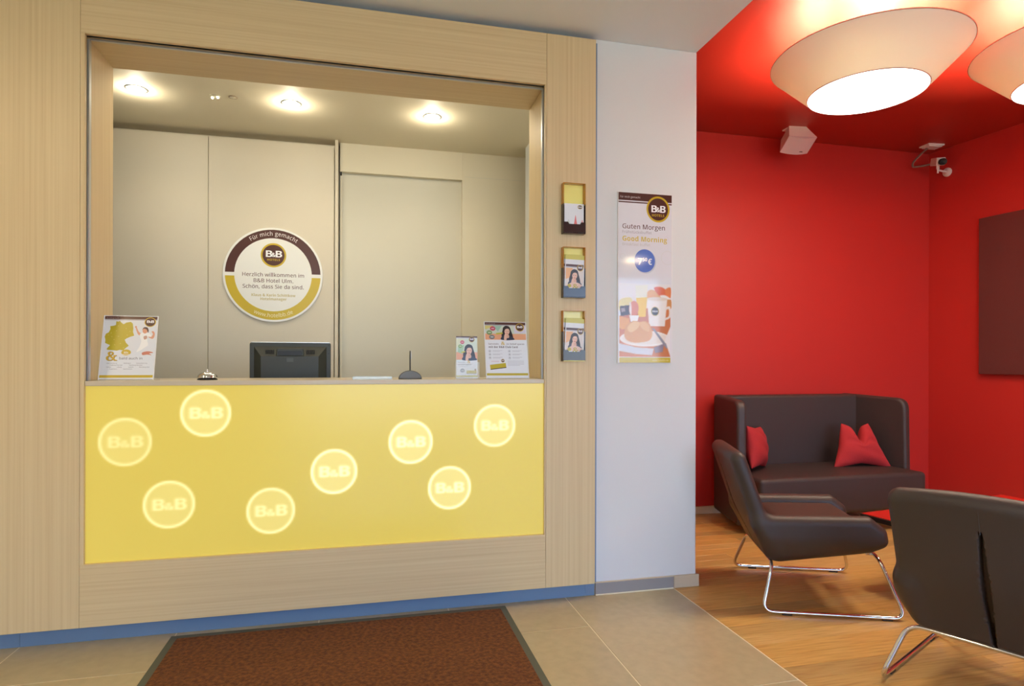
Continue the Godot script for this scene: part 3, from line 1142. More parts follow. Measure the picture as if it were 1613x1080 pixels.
	r.text("100 % kostenlos", 24, 212, 4, c8(200, 120, 120), sans)
	r.rect(0, 272, 210, 12, c8(196, 178, 60))
	logo(r, 180, 26, 22, false)
	display("club_display", "larger leaning clear stand advertising the club card, by the right reveal", Vector3(0.693, y, -0.055), 0.21, 0.286, print_mat(r, 0.3))

	# small leaflet stand
	var w := Print.new(105, 210, 3.0, c8(230, 235, 236))
	club_leaflet(w)
	var lt := thing("leaflet_stand", "small clear table stand for narrow leaflets beside the larger display", "leaflet stand", Vector3(0.493, y, -0.07))
	obj("back_plate", G().span(Vector3(-0.054, 0.0, -0.030), Vector3(0.054, 0.205, -0.027), 0.0006).done(M.acrylic), lt)
	obj("front_pocket", G().span(Vector3(-0.057, 0.0, 0.006), Vector3(0.057, 0.082, 0.009), 0.0006).done(M.acrylic), lt)
	obj("side_wall", G().span(Vector3(-0.059, 0.0, -0.027), Vector3(-0.056, 0.085, 0.009), 0.0006).done(M.acrylic), lt)
	obj("side_wall", G().span(Vector3(0.056, 0.0, -0.027), Vector3(0.059, 0.085, 0.009), 0.0006).done(M.acrylic), lt)
	obj("foot", G().span(Vector3(-0.059, 0.0, -0.05), Vector3(0.059, 0.003, 0.02), 0.0006).done(M.acrylic), lt)
	var lf := obj("leaflet", print_mesh(0.105, 0.206, 0.008, print_mat(w, 0.3), M.sheet_edge))
	tag(lf, "stack of narrow club card leaflets in the small clear table stand", "leaflet")
	lf.position = Vector3(0.493, y + 0.004, -0.08)
	lf.rotation.x = -0.06

	# bell
	var b := thing("desk_bell", "shiny chrome service bell on a black base on the counter", "bell", Vector3(-0.683, y, -0.10))
	obj("base", G().lathe([Vector2(0.0001, 0.0), Vector2(0.041, 0.0), Vector2(0.042, 0.004), Vector2(0.036, 0.008), Vector2(0.02, 0.011), Vector2(0.0001, 0.011)], 36).done(M.black), b)
	var dome := []
	for i in 13:
		var a := PI * 0.5 * i / 12
		dome.append(Vector2(maxf(0.0001, cos(a) * 0.041), 0.012 + sin(a) * 0.026))
	dome.push_front(Vector2(0.043, 0.0115))
	dome.push_front(Vector2(0.0425, 0.0105))
	obj("dome", G().lathe(dome, 36).done(M.chrome), b)
	obj("button", G().lathe([Vector2(0.006, 0.037), Vector2(0.006, 0.044), Vector2(0.004, 0.047), Vector2(0.0001, 0.048)], 16).done(M.chrome), b)
	var st := obj("post", G().lathe([Vector2(0.004, 0.004), Vector2(0.004, 0.014), Vector2(0.0001, 0.014)], 12).done(M.chrome), b)
	st.position = Vector3(0, 0, 0.03)

	# pen stand
	var ps := thing("pen_holder", "translucent grey half-round pen holder on the counter", "pen holder", Vector3(0.217, y, -0.085))
	var smoke := mat(Color(0.36, 0.34, 0.31, 0.8), 0.3)
	smoke.transparency = BaseMaterial3D.TRANSPARENCY_ALPHA
	var half := []
	for i in 25:
		var a := PI * i / 24
		half.append(Vector2(cos(a) * 0.055, sin(a) * 0.041))
	obj("holder", G().plate(PackedVector2Array(half), 0.03, 0.004, 3).done(smoke), ps).position = Vector3(0, 0.001, 0)
	obj("foot", G().lathe([Vector2(0.0001, 0.0), Vector2(0.05, 0.0), Vector2(0.05, 0.003), Vector2(0.0001, 0.003)], 32).done(smoke), ps).scale = Vector3(1.08, 1, 0.42)
	var pen := thing("pen", "slim dark pen standing upright in the grey holder", "pen", Vector3(0.217, y + 0.012, -0.085))
	obj("barrel", G().lathe([Vector2(0.0001, 0.0), Vector2(0.002, 0.004), Vector2(0.0036, 0.02), Vector2(0.0036, 0.09), Vector2(0.0028, 0.122), Vector2(0.0001, 0.126)], 14).done(mat(c8(70, 66, 52), 0.35)), pen)
	obj("clip", G().span(Vector3(0.0034, 0.085, -0.001), Vector3(0.0052, 0.122, 0.001), 0.0004).done(M.alu), pen)

	# clear tray
	var tr := thing("card_tray", "low clear tray lying on the counter left of the pen holder", "tray", Vector3(0.04, y, -0.05))
	var glassy := mat(Color(0.86, 0.92, 0.94, 0.42), 0.06)
	glassy.transparency = BaseMaterial3D.TRANSPARENCY_ALPHA
	obj("base", G().span(Vector3(-0.088, 0, -0.06), Vector3(0.088, 0.004, 0.028), 0.001).done(glassy), tr)
	for sx in [-1, 1]:
		obj("rim", G().span(Vector3(sx * 0.088 - 0.002, 0.0, -0.06), Vector3(sx * 0.088 + 0.002, 0.014, 0.028), 0.001).done(glassy), tr)
	obj("rim", G().span(Vector3(-0.086, 0.004, -0.06), Vector3(0.086, 0.014, -0.056), 0.001).done(glassy), tr)
	obj("rim", G().span(Vector3(-0.086, 0.004, 0.024), Vector3(0.086, 0.014, 0.028), 0.001).done(glassy), tr)
	monitor()

func club_leaflet(w: Print) -> void:
	head_bar(w, 105, 7, 2)
	w.rect(0, 12, 105, 108, c8(214, 226, 206))
	w.rect(0, 80, 105, 38, c8(230, 168, 130))
	w.poly([[0, 12], [40, 12], [0, 60]], c8(222, 226, 190))
	w.poly([[10, 50], [40, 44], [30, 90], [8, 80]], c8(170, 206, 170))
	smile(w, 63, 76, 1.05, false)
	w.oval(30, 30, 10, 9, c8(204, 80, 100))
	w.text("500", 30, 32.5, 5, c8(240, 220, 225), bold, 0.5)
	w.oval(20, 50, 10, 9, c8(140, 172, 96))
	w.text("300", 20, 52.5, 5, c8(230, 236, 220), bold, 0.5)
	w.poly([[24, 78], [44, 74], [44, 80], [24, 84]], c8(202, 200, 66))
	w.text("Sammeln", 8, 134, 6, c8(120, 118, 118), sans)
	w.text("&", 62, 136, 15, GOLD, serif, 0.5)
	w.text("im Schlaf sparen", 8, 145, 6, c8(110, 108, 110), bold)
	w.text("mit der B&B Club Card", 8, 153, 3.6, c8(140, 140, 142), sans)
	w.oval(30, 172, 11, 10, c8(128, 132, 134))
	w.text("100", 30, 175, 6, c8(236, 236, 236), bold, 0.5)
	w.rect(50, 172, 50, 14, c8(196, 184, 60))
	w.rect(50, 186, 50, 2, c8(90, 84, 80))
	logo(w, 94, 168, 5, false)
	w.rect(0, 196, 105, 9, c8(190, 184, 74))
	logo(w, 77, 16, 14, false)

# leaning acrylic stand with an inserted printed card
func display(called: String, label: String, at: Vector3, w: float, h: float, m: Material) -> void:
	var t := thing(called, label, "counter display", at)
	var lean := Basis(Vector3.RIGHT, -0.235)
	var g := G()
	g.xf = Transform3D(lean, Vector3.ZERO)
	g.span(Vector3(-w / 2 - 0.004, 0.002, -0.006), Vector3(w / 2 + 0.004, h + 0.008, -0.004), 0.0005)
	obj("back_plate", g.done(M.acrylic), t)
	var c := obj("printed_card", print_mesh(w, h, 0.0015, m, M.sheet_edge), t)
	c.transform = Transform3D(lean, lean * Vector3(0, 0.005, -0.0005))
	var f := G()
	f.xf = Transform3D(lean, Vector3.ZERO)
	for e in [[-w / 2 - 0.004, 0.002, -w / 2, h + 0.008], [w / 2, 0.002, w / 2 + 0.004, h + 0.008], [-w / 2, h + 0.005, w / 2, h + 0.008]]:
		f.span(Vector3(e[0], e[1], -0.004), Vector3(e[2], e[3], 0.001), 0.0005)
	obj("clear_rim", f.done(M.sheet_edge), t)
	obj("foot", G().span(Vector3(-w / 2 - 0.004, 0.0, -0.09), Vector3(w / 2 + 0.004, 0.003, 0.004), 0.0006).done(M.acrylic), t)

func monitor() -> void:
	var t := thing("monitor", "black computer monitor seen from behind above the counter edge", "monitor", Vector3(-0.384, 0.745, -0.62))
	var body := mat(c8(58, 60, 52), 0.45)
	var dark := mat(c8(24, 26, 24), 0.5)
	var W := 0.208
	var y0 := 0.235
	var y1 := 0.545
	var rb := rounded([Vector2(-W, y0), Vector2(W, y0), Vector2(W, y1), Vector2(-W, y1)], [0.012], 4)
	var g := G()
	g.plate(rb, 0.018, 0.004, 3)
	obj("bezel", g.done(body), t)
	obj("top_edge", G().span(Vector3(-W + 0.006, y1 - 0.002, -0.004), Vector3(W - 0.006, y1 + 0.002, 0.008), 0.001).done(M.alu), t)
	# raised back with sloping sides
	var k := G()
	var lo := [Vector3(-W + 0.022, y0 + 0.015, 0.009), Vector3(W - 0.022, y0 + 0.015, 0.009), Vector3(W - 0.022, y1 - 0.022, 0.009), Vector3(-W + 0.022, y1 - 0.022, 0.009)]
	var hi := [Vector3(-W + 0.062, y0 + 0.03, 0.045), Vector3(W - 0.062, y0 + 0.03, 0.045), Vector3(W - 0.062, y1 - 0.075, 0.045), Vector3(-W + 0.062, y1 - 0.075, 0.045)]
	k.poly(hi, Vector3(0, 0, 1))
	for i in 4:
		var j := (i + 1) % 4
		var mid: Vector3 = (lo[i] + lo[j]) * 0.5 - Vector3(0, (y0 + y1) / 2, 0)
		k.poly([lo[i], lo[j], hi[j], hi[i]], Vector3(mid.x, mid.y, 0.3))
	var cover := obj("back_cover", k.done(body), t)
	var hd := G()
	hd.plate(rounded([Vector2(-0.072, y1 - 0.075), Vector2(0.072, y1 - 0.075), Vector2(0.066, y1 - 0.032), Vector2(-0.066, y1 - 0.032)], [0.008], 4), 0.02, 0.004, 2)
	var ho := obj("carry_grip", hd.done(body), t)
	ho.position = Vector3(0, 0, 0.036)
	obj("grip_recess", G().plate(rounded([Vector2(-0.062, y1 - 0.07), Vector2(0.062, y1 - 0.07), Vector2(0.06, y1 - 0.046), Vector2(-0.06, y1 - 0.046)], [0.006], 4), 0.004, 0.001, 2).done(M.black), t).position = Vector3(0, 0, 0.046)
	for sx in [-1, 1]:
		for i in 7:
			var vent := obj("vent", G().box(Vector3(sx * (0.084 + 0.0065 * i), y1 - 0.055, 0.031), Vector3(0.003, 0.03, 0.014), 0.0006).done(dark), cover)
			vent.rotation = Vector3(0, 0, 0)
	obj("badge", G().span(Vector3(-0.017, y1 - 0.105, 0.045), Vector3(0.017, y1 - 0.084, 0.0465), 0.0006).done(mat(c8(76, 78, 68), 0.35)), cover)
	for sx in [-1, 1]:
		for yy in [y1 - 0.014, y1 - 0.06]:
			obj("screw", G().box(Vector3(sx * (W - 0.011), yy, 0.0092), Vector3(0.005, 0.005, 0.002), 0.0008).done(M.black), t)
	obj("screen", G().span(Vector3(-W + 0.015, y0 + 0.015, -0.0105), Vector3(W - 0.015, y1 - 0.015, -0.009), 0.0003).done(M.black), t)
	obj("neck", G().span(Vector3(-0.035, 0.012, -0.012), Vector3(0.035, y0 + 0.08, 0.02), 0.004).done(body), t)
	obj("base", G().span(Vector3(-0.12, 0.0, -0.09), Vector3(0.12, 0.012, 0.08), 0.004).done(body), t)

# ---------------------------------------------------------------- posters and leaflet holders
func posters() -> void:
	var W := 300.0
	var H := 880.0
	var p := Print.new(W, H, 1.1, c8(228, 228, 232))
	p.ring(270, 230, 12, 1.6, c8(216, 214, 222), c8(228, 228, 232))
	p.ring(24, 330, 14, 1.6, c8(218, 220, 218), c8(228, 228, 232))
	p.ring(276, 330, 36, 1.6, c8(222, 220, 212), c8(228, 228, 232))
	# printed breakfast picture on the lower half
	p.rect(6, 470, 288, 130, c8(236, 232, 230))
	p.poly([[6, 640], [100, 600], [294, 590], [294, 850], [6, 850]], c8(208, 128, 84))
	p.curve([[160, 520], [180, 500], [220, 510], [240, 540], [230, 580], [180, 590], [160, 560]], c8(232, 176, 110))
	p.curve([[200, 490], [240, 484], [272, 505], [262, 540], [230, 530]], c8(226, 120, 84))
	p.curve([[262, 500], [294, 486], [294, 540], [274, 536]], c8(232, 140, 92))
	p.curve([[215, 560], [250, 540], [294, 545], [294, 600], [225, 600]], c8(214, 150, 96))
	p.curve([[232, 530], [262, 526], [290, 540], [294, 548], [262, 546]], c8(244, 240, 236))
	p.poly([[98, 540], [160, 536], [154, 640], [112, 644]], c8(246, 204, 70))
	p.poly([[96, 480], [164, 476], [160, 540], [98, 544]], c8(240, 236, 214))
	p.curve([[6, 560], [40, 545], [74, 548], [80, 600], [40, 620], [6, 610]], c8(236, 220, 150))
	p.poly([[8, 590], [62, 582], [72, 630], [14, 640]], c8(84, 60, 60))
	p.poly([[14, 600], [36, 596], [40, 616], [18, 620]], c8(170, 150, 150))
	p.oval(86, 600, 27, 40, c8(226, 140, 106), 0.08)
	p.curve([[62, 575], [70, 566], [74, 600], [72, 636], [62, 620]], c8(244, 232, 226))
	p.poly([[60, 634], [116, 634], [104, 680], [72, 680]], c8(244, 240, 236))
	p.poly([[160, 548], [276, 546], [262, 690], [172, 690]], c8(242, 236, 230))
	p.oval(218, 547, 58, 10, c8(232, 218, 202))
	p.curve([[268, 590], [292, 586], [294, 640], [266, 656], [266, 646], [284, 634], [284, 600], [268, 602]], c8(236, 230, 224))
	p.oval(206, 612, 22, 24, c8(206, 190, 110))
	p.oval(206, 612, 19, 21, c8(70, 56, 54))
	p.text("B&B", 206, 617, 12, Color.WHITE, bold, 0.5)
	p.poly([[6, 640], [60, 650], [70, 700], [20, 710], [6, 700]], c8(234, 168, 90))
	p.oval(150, 755, 142, 42, c8(246, 238, 230))
	p.oval(150, 752, 126, 34, c8(238, 226, 214))
	p.curve([[34, 740], [44, 690], [84, 664], [120, 668], [150, 664], [176, 680], [190, 730], [172, 764], [110, 776], [56, 768]], c8(226, 164, 98))
	p.curve([[50, 700], [84, 668], [118, 672], [110, 700], [70, 724]], c8(240, 196, 134))
	p.curve([[118, 672], [150, 668], [174, 690], [170, 720], [130, 700]], c8(236, 186, 122))
	p.poly([[188, 700], [204, 704], [284, 800], [270, 806]], c8(150, 150, 160))
	p.poly([[6, 780], [100, 800], [200, 806], [190, 842], [100, 836], [6, 820]], c8(214, 214, 224))
	p.poly([[200, 800], [258, 780], [250, 824], [206, 830]], c8(150, 136, 150))
	p.poly([[294, 690], [262, 760], [294, 850]], c8(240, 236, 234))
	p.rect(6, 850, 288, 4, c8(236, 236, 236))
	p.rect(6, 854, 288, 26, c8(206, 184, 60))
	p.text("www.hotelbb.de", 284, 872, 9, c8(240, 234, 200), sans, 1.0)
	# head
	p.rect(0, 0, W, 40, BROWN)
	p.rect(0, 46, W, 6, BROWN)
	p.text("Für mich gemacht", 8, 27, 10, c8(230, 220, 215), sans)
	p.oval(222, 78, 66, 68, GOLD)
	p.oval(222, 78, 56, 58, BROWN)
	p.text("B", 178, 94, 36, Color.WHITE, bold, 0, 0, 1.25)
	p.text("B", 268, 94, 36, Color.WHITE, bold, 1.0, 0, 1.25)
	p.text("&", 222, 92, 24, Color.WHITE, bold, 0.5)
	p.text("HOTELS", 222, 116, 13, GOLD, bold, 0.5, 0, 1.1)
	p.text("Guten Morgen", 20, 186, 24, BROWN, sans, 0, 0, 1.12)
	p.text("Frühstücksbuffet", 20, 210, 14, c8(176, 172, 176), sans, 0, 0, 1.12)
	p.text("Good Morning", 20, 250, 25, c8(214, 190, 90), bold, 0, 0, 1.06)
	p.text("Breakfast buffet", 20, 274, 14, c8(204, 202, 196), sans, 0, 0, 1.12)
	p.oval(151, 354, 60, 62, c8(206, 208, 216))
	p.oval(147, 350, 58, 60, c8(98, 128, 206))
	p.text("7", 106, 372, 36, Color.WHITE, bold)
	p.text("50", 134, 352, 18, Color.WHITE, bold)
	p.text("€", 164, 370, 32, Color.WHITE, bold)
	var m := print_mat(p, 0.06, Rect2(6, 470, 288, 378), 2)
	var t := thing("breakfast_poster", "tall narrow breakfast poster on the white wall beside the counter", "poster", Vector3(1.423, 1.183, ZF))
	obj("backing_board", G().span(Vector3(-0.154, 0, 0.0), Vector3(0.154, 0.884, 0.008), 0.001).done(M.white_plastic), t)
	obj("printed_face", print_mesh(0.300, 0.878, 0.0006, m, M.sheet_edge), t).position = Vector3(0, 0.003, 0.0092)
	# leaflet holders on the right stile
	var beauty := Print.new(100, 205, 2.4, c8(232, 234, 236))
	beauty.rect(0, 0, 100, 22, c8(206, 196, 80))
	beauty.rect(0, 24, 100, 20, c8(226, 228, 230))
	beauty.rect(4, 46, 92, 12, BROWN)
	beauty.rect(4, 60, 92, 2, c8(150, 140, 140))
	beauty.rect(4, 64, 92, 96, c8(226, 214, 204))
	beauty.poly([[4, 64], [40, 64], [30, 110], [4, 120]], c8(234, 180, 126))
	smile(beauty, 50, 104, 1.0, false)
	beauty.curve([[18, 146], [40, 134], [70, 136], [92, 150], [96, 162], [10, 162]], c8(232, 196, 174))
	beauty.rect(0, 160, 100, 45, c8(232, 234, 236))
	beauty.oval(24, 152, 10, 9, c8(196, 180, 60))
	beauty.text("&", 56, 172, 30, c8(190, 164, 44), serif, 0.5)
	beauty.text("www.hotelbb.de", 92, 184, 4, c8(150, 160, 190), sans, 1.0)
	logo(beauty, 78, 62, 16, false)
	var bm := print_mat(beauty, 0.3, Rect2(4, 64, 92, 76), 1)
	var city := Print.new(100, 205, 2.4, c8(232, 236, 240))
	city.curve([[44, 204], [52, 120], [56, 84], [58, 84], [62, 120], [72, 204]], c8(226, 120, 120))
	city.poly([[50, 160], [66, 160], [72, 204], [44, 204]], c8(222, 110, 112))
	city.poly([[86, 130], [92, 110], [98, 130], [99, 204], [84, 204]], c8(232, 160, 160))
	city.poly([[8, 150], [20, 110], [34, 150], [38, 204], [4, 204]], c8(212, 222, 216))
	city.oval(80, 22, 13, 14, c8(196, 178, 70))
	city.oval(80, 22, 11, 12, c8(92, 80, 78))
	city.text("B&B", 80, 26, 8, Color.WHITE, bold, 0.5)
	var cm := print_mat(city, 0.3)
	var hs := [[1.820, "topmost of three amber leaflet holders on the wooden counter frame"], [1.505, "middle of three amber leaflet holders on the wooden counter frame"], [1.192, "lowest of three amber leaflet holders on the wooden counter frame"]]
	for i in 3:
		var h := thing("leaflet_holder", hs[i][1], "leaflet holder", Vector3(1.007, hs[i][0], 0.0), 0.0, "leaflet holders on the counter frame")
		obj("back_plate", G().span(Vector3(-0.054, 0.004, 0.0), Vector3(0.054, 0.247, 0.003), 0.0006).done(M.amber_plate), h)
		for sx in [-1, 1]:
			obj("side_wall", G().span(Vector3(sx * 0.056 - 0.0018, 0.146, 0.0), Vector3(sx * 0.056 + 0.0018, 0.249, 0.034), 0.0006).done(M.amber), h)
			obj("pocket_side", G().span(Vector3(sx * 0.056 - 0.0018, 0.0, 0.0), Vector3(sx * 0.056 + 0.0018, 0.146, 0.034), 0.0006).done(M.pocket), h)
		obj("top_wall", G().span(Vector3(-0.054, 0.2462, 0.0), Vector3(0.054, 0.249, 0.034), 0.0006).done(M.amber), h)
		obj("pocket_back", G().span(Vector3(-0.054, 0.004, 0.0032), Vector3(0.054, 0.146, 0.0052), 0.0005).done(M.pocket), h)
		obj("bottom", G().span(Vector3(-0.0575, 0.0, 0.0), Vector3(0.0575, 0.004, 0.034), 0.0006).done(M.amber_plate if i == 2 else M.pocket), h)
		var fr := PackedVector2Array([Vector2(-0.0575, 0.004), Vector2(0.0575, 0.004), Vector2(0.0575, 0.056), Vector2(0.034, 0.056), Vector2(0.028, 0.046), Vector2(-0.028, 0.046), Vector2(-0.034, 0.056), Vector2(-0.0575, 0.056)])
		obj("pocket_front", G().plate(fr, 0.003, 0.0006, 1).done(M.pocket), h).position = Vector3(0, 0, 0.0355)
		var lm: Material = cm if i == 0 else bm
		var lh := 0.143 if i == 0 else 0.205
		if i > 0:
			var l2 := obj("leaflet", print_mesh(0.098, 0.208, 0.006, bm, M.sheet_edge))
			l2.position = Vector3(1.003, hs[i][0] + 0.006, 0.018)
			tag(l2, "rear leaflet peeking out in the %s amber holder" % ["", "middle", "lowest"][i], "leaflet", "leaflets in the amber holders")
		var l := obj("leaflet", print_mesh(0.1, lh, 0.004, lm, M.sheet_edge))
		l.position = Vector3(1.007, hs[i][0] + 0.005, 0.028)
		l.rotation.z = 0.0 if i == 0 else (-0.025 if i == 1 else -0.04)
		tag(l, ["pale leaflet with a red spire in the topmost amber holder", "front leaflet with a smiling woman in the middle amber holder", "front leaflet with a smiling woman in the lowest amber holder"][i], "leaflet", "leaflets in the amber holders")

# ---------------------------------------------------------------- lounge
func lounge_setting() -> void:
	# doormat in front of the counter
	var t := thing("doormat", "large brown entrance mat with a dark rubber border on the tiles", "mat", Vector3(-0.066, 0, 0.9))
	obj("pile", G().span(Vector3(-0.706, 0.001, -0.87), Vector3(0.706, 0.009, 0.87), 0.003).done(M.carpet), t)
	var e := G()
	e.span(Vector3(-0.737, 0, -0.91), Vector3(-0.706, 0.004, 0.91), 0.0015)
	e.span(Vector3(0.706, 0, -0.91), Vector3(0.737, 0.004, 0.91), 0.0015)
	e.span(Vector3(-0.706, 0, -0.91), Vector3(0.706, 0.004, -0.87), 0.0015)
	e.span(Vector3(-0.706, 0, 0.87), Vector3(0.706, 0.004, 0.91), 0.0015)
	obj("rubber_border", e.done(M.rubber), t)
	# dark felt panel on the right wall
	var g := G()
	g.xf = Transform3D(Basis(Vector3.UP, atan2(0.07, 0.743)), Vector3(4.768, 0, -1.458))
	g.span(Vector3(-0.045, 1.10, 0.45), Vector3(-0.004, 2.338, 1.9), 0.003)
	tag(obj("wall_panel", g.done(M.panel)), "large plain dark maroon panel on the red right wall", "wall panel")
	for k in 2:
		lamp([Vector3(2.668, 0, 0.085), Vector3(3.655, 0, 0.47)][k], ["large cream conical ceiling lamp fully in view over the lounge", "second cream conical ceiling lamp cut by the right picture edge"][k])
	lobby_lamp(Vector3(-2.1, LOBBY_H, 1.9), "round flat lobby ceiling lamp nearest the left wall", 1.9)
	lobby_lamp(Vector3(-0.6, LOBBY_H, 3.6), "round flat lobby ceiling lamp above the entrance mat", 1.5)
	lobby_lamp(Vector3(4.05, 2.79, 5.8), "round flat pendant lamp by the street windows, mirrored in the breakfast poster", 0.9, ALCOVE_H - 2.79)

func lobby_lamp(at: Vector3, label: String, energy: float, drop := 0.0) -> void:
	var t := thing("ceiling_lamp", label, "lamp", at)
	var em := mat(Color.WHITE, 0.6)
	em.emission_enabled = true
	em.emission = Color(1.0, 0.92, 0.78)
	em.emission_energy_multiplier = 4.0
	if drop > 0.0:
		obj("stem", G().lathe([Vector2(0.012, 0.0), Vector2(0.012, drop)], 12).done(M.alu), t)
		obj("top_cover", G().lathe([Vector2(0.215, 0.0), Vector2(0.0001, 0.004)], 40).done(M.alu), t)
	obj("rim", G().lathe([Vector2(0.2, -0.03), Vector2(0.215, -0.03), Vector2(0.215, 0.0)], 40).done(M.alu), t)
	obj("lamp_diffuser", G().lathe([Vector2(0.0001, -0.034), Vector2(0.15, -0.032), Vector2(0.2, -0.026), Vector2(0.2, -0.002)], 40).done(em), t)
	var a := AreaLight3D.new()
	a.name = "light"
	a.area_size = Vector2(0.28, 0.28)
	a.position = Vector3(0, -0.04, 0)
	a.rotation = Vector3(-PI / 2, 0, 0)
	a.light_energy = energy
	a.light_color = Color(1.0, 0.87, 0.68)
	a.shadow_enabled = true
	t.add_child(a)

func lamp(at: Vector3, label: String) -> void:
	const YB := 2.66
	const YT := 2.85
	var t := thing("cone_lamp", label, "ceiling lamp", Vector3(at.x, YB, at.z), -0.375, "cone lamps over the lounge")
	var sh := mat(c8(244, 238, 226), 0.9)
	sh.backlight_enabled = true
	sh.backlight = Color(0.49, 0.485, 0.45)
	obj("shade", G().lathe([Vector2(0.294, 0.0), Vector2(0.485, 0.19), Vector2(0.485, 0.19), Vector2(0.482, 0.19), Vector2(0.482, 0.19), Vector2(0.291, 0.001)], 96).done(sh), t)
	var hem := mat(c8(206, 160, 140), 0.8)
	var ring := []
	var ring2 := []
	for i in 96:
		var a := TAU * i / 96
		ring.append(Vector3(cos(a) * 0.485, 0.19, sin(a) * 0.485))
		ring2.append(Vector3(cos(a) * 0.293, 0.0, sin(a) * 0.293))
	obj("top_hem", G().tube(ring, 0.0028, 6, true).done(hem), t)
	obj("bottom_hem", G().tube(ring2, 0.0028, 6, true).done(hem), t)
	var em := mat(Color.WHITE, 0.6)
	em.emission_enabled = true
	em.emission = Color(1.0, 0.97, 0.92)
	em.emission_energy_multiplier = 4.0
	obj("lamp_diffuser", G().lathe([Vector2(0.0001, -0.002), Vector2(0.291, -0.002), Vector2(0.291, 0.003), Vector2(0.0001, 0.003)], 64).done(em), t)
	obj("mount", G().lathe([Vector2(0.05, ALCOVE_H - YB), Vector2(0.05, 0.3), Vector2(0.012, 0.29), Vector2(0.012, 0.06), Vector2(0.0001, 0.06)], 24).done(M.white_plastic), t)
	var bulb := mat(Color.WHITE, 0.5)
	bulb.emission_enabled = true
	bulb.emission = Color(1.0, 0.9, 0.72)
	bulb.emission_energy_multiplier = 4.0
	var bm := G().lathe([Vector2(0.0001, -0.035), Vector2(0.02, -0.03), Vector2(0.03, -0.01), Vector2(0.03, 0.01), Vector2(0.02, 0.03), Vector2(0.0001, 0.035)], 20).done(bulb)
	for k in 5:
		var at2 := Vector3(cos(k * PI / 2 + 0.5), 0, sin(k * PI / 2 + 0.5)) * 0.26 + Vector3(0, 0.105, 0)
		if k == 4:
			at2 = Vector3(0.06, 0.055, 0)
		obj("lamp_bulb", bm, t).position = at2
		if k < 4:
			obj("bulb_arm", G().tube([Vector3(0, 0.07, 0), Vector3(at2.x * 0.8, 0.07, at2.z * 0.8), at2 - Vector3(0, 0.03, 0)], 0.006, 8).done(M.white_plastic), t)
		var o := OmniLight3D.new()
		o.name = "light"
		o.position = at2
		o.light_energy = 0.22 if k < 4 else 1.05
		o.light_color = Color(1.0, 0.92, 0.76)
		o.light_size = 0.025
		o.omni_range = 12.0
		o.omni_attenuation = 2.0
		o.shadow_enabled = true
		t.add_child(o)
	var a := AreaLight3D.new()
	a.name = "light"
	a.area_size = Vector2(0.40, 0.40)
	a.position = Vector3(0, -0.006, 0)
	a.rotation = Vector3(-PI / 2, 0, 0)
	a.light_energy = 1.75
	a.light_color = Color(1.0, 0.93, 0.81)
	a.shadow_enabled = true
	t.add_child(a)

func lounge_things() -> void:
	sofa()
	var proto := lounge_chair()
	tag(proto, "dark leather lounge chair seen from its side, in front of the sofa", "lounge chair", "dark lounge chairs")
	proto.position = Vector3(1.978, 0, 0.049) + Vector3(0.9305, 0, 0.3662) * 0.29
	proto.rotation.y = -0.375
	var c2 := proto.duplicate()
	c2.name = numbered("lounge_chair")
	add_child(c2)
	tag(c2, "dark leather lounge chair seen from behind with a vertical slit, cut by the frame", "lounge chair", "dark lounge chairs")
	c2.position = Vector3(2.039, 0, 1.291) + Vector3(0.9004, 0, -0.4350) * 0.29
	c2.rotation.y = 0.45
	# low red table in the middle of the lounge, mostly hidden by the nearer chair
	var t := thing("coffee_table", "low red topped table with a dark edge, mostly hidden behind the nearer lounge chair", "table", Vector3(3.216, 0, 0.388), 0.1629)
	var top := rounded([Vector2(-0.6105, -0.33), Vector2(0.6105, -0.33), Vector2(0.6105, 0.33), Vector2(-0.6105, 0.33)], [0.008], 3)
	var inner := rounded([Vector2(-0.602, -0.322), Vector2(0.598, -0.322), Vector2(0.598, 0.324), Vector2(-0.602, 0.324)], [0.006], 3)
	obj("edge_frame", G().plate(top, 0.026, 0.003, 2).done(M.table), t).transform = Transform3D(Basis(Vector3.RIGHT, -PI / 2), Vector3(0, 0.376, 0))
	obj("tabletop", G().plate(inner, 0.004, 0.001, 2).done(M.table_red), t).transform = Transform3D(Basis(Vector3.RIGHT, -PI / 2), Vector3(0, 0.390, 0))
	obj("pedestal", G().lathe([Vector2(0.03, 0.02), Vector2(0.03, 0.365)], 24).done(M.chrome), t)
	obj("base", G().lathe([Vector2(0.0001, 0.0), Vector2(0.24, 0.0), Vector2(0.24, 0.008), Vector2(0.04, 0.022), Vector2(0.0001, 0.022)], 40).done(M.chrome), t)

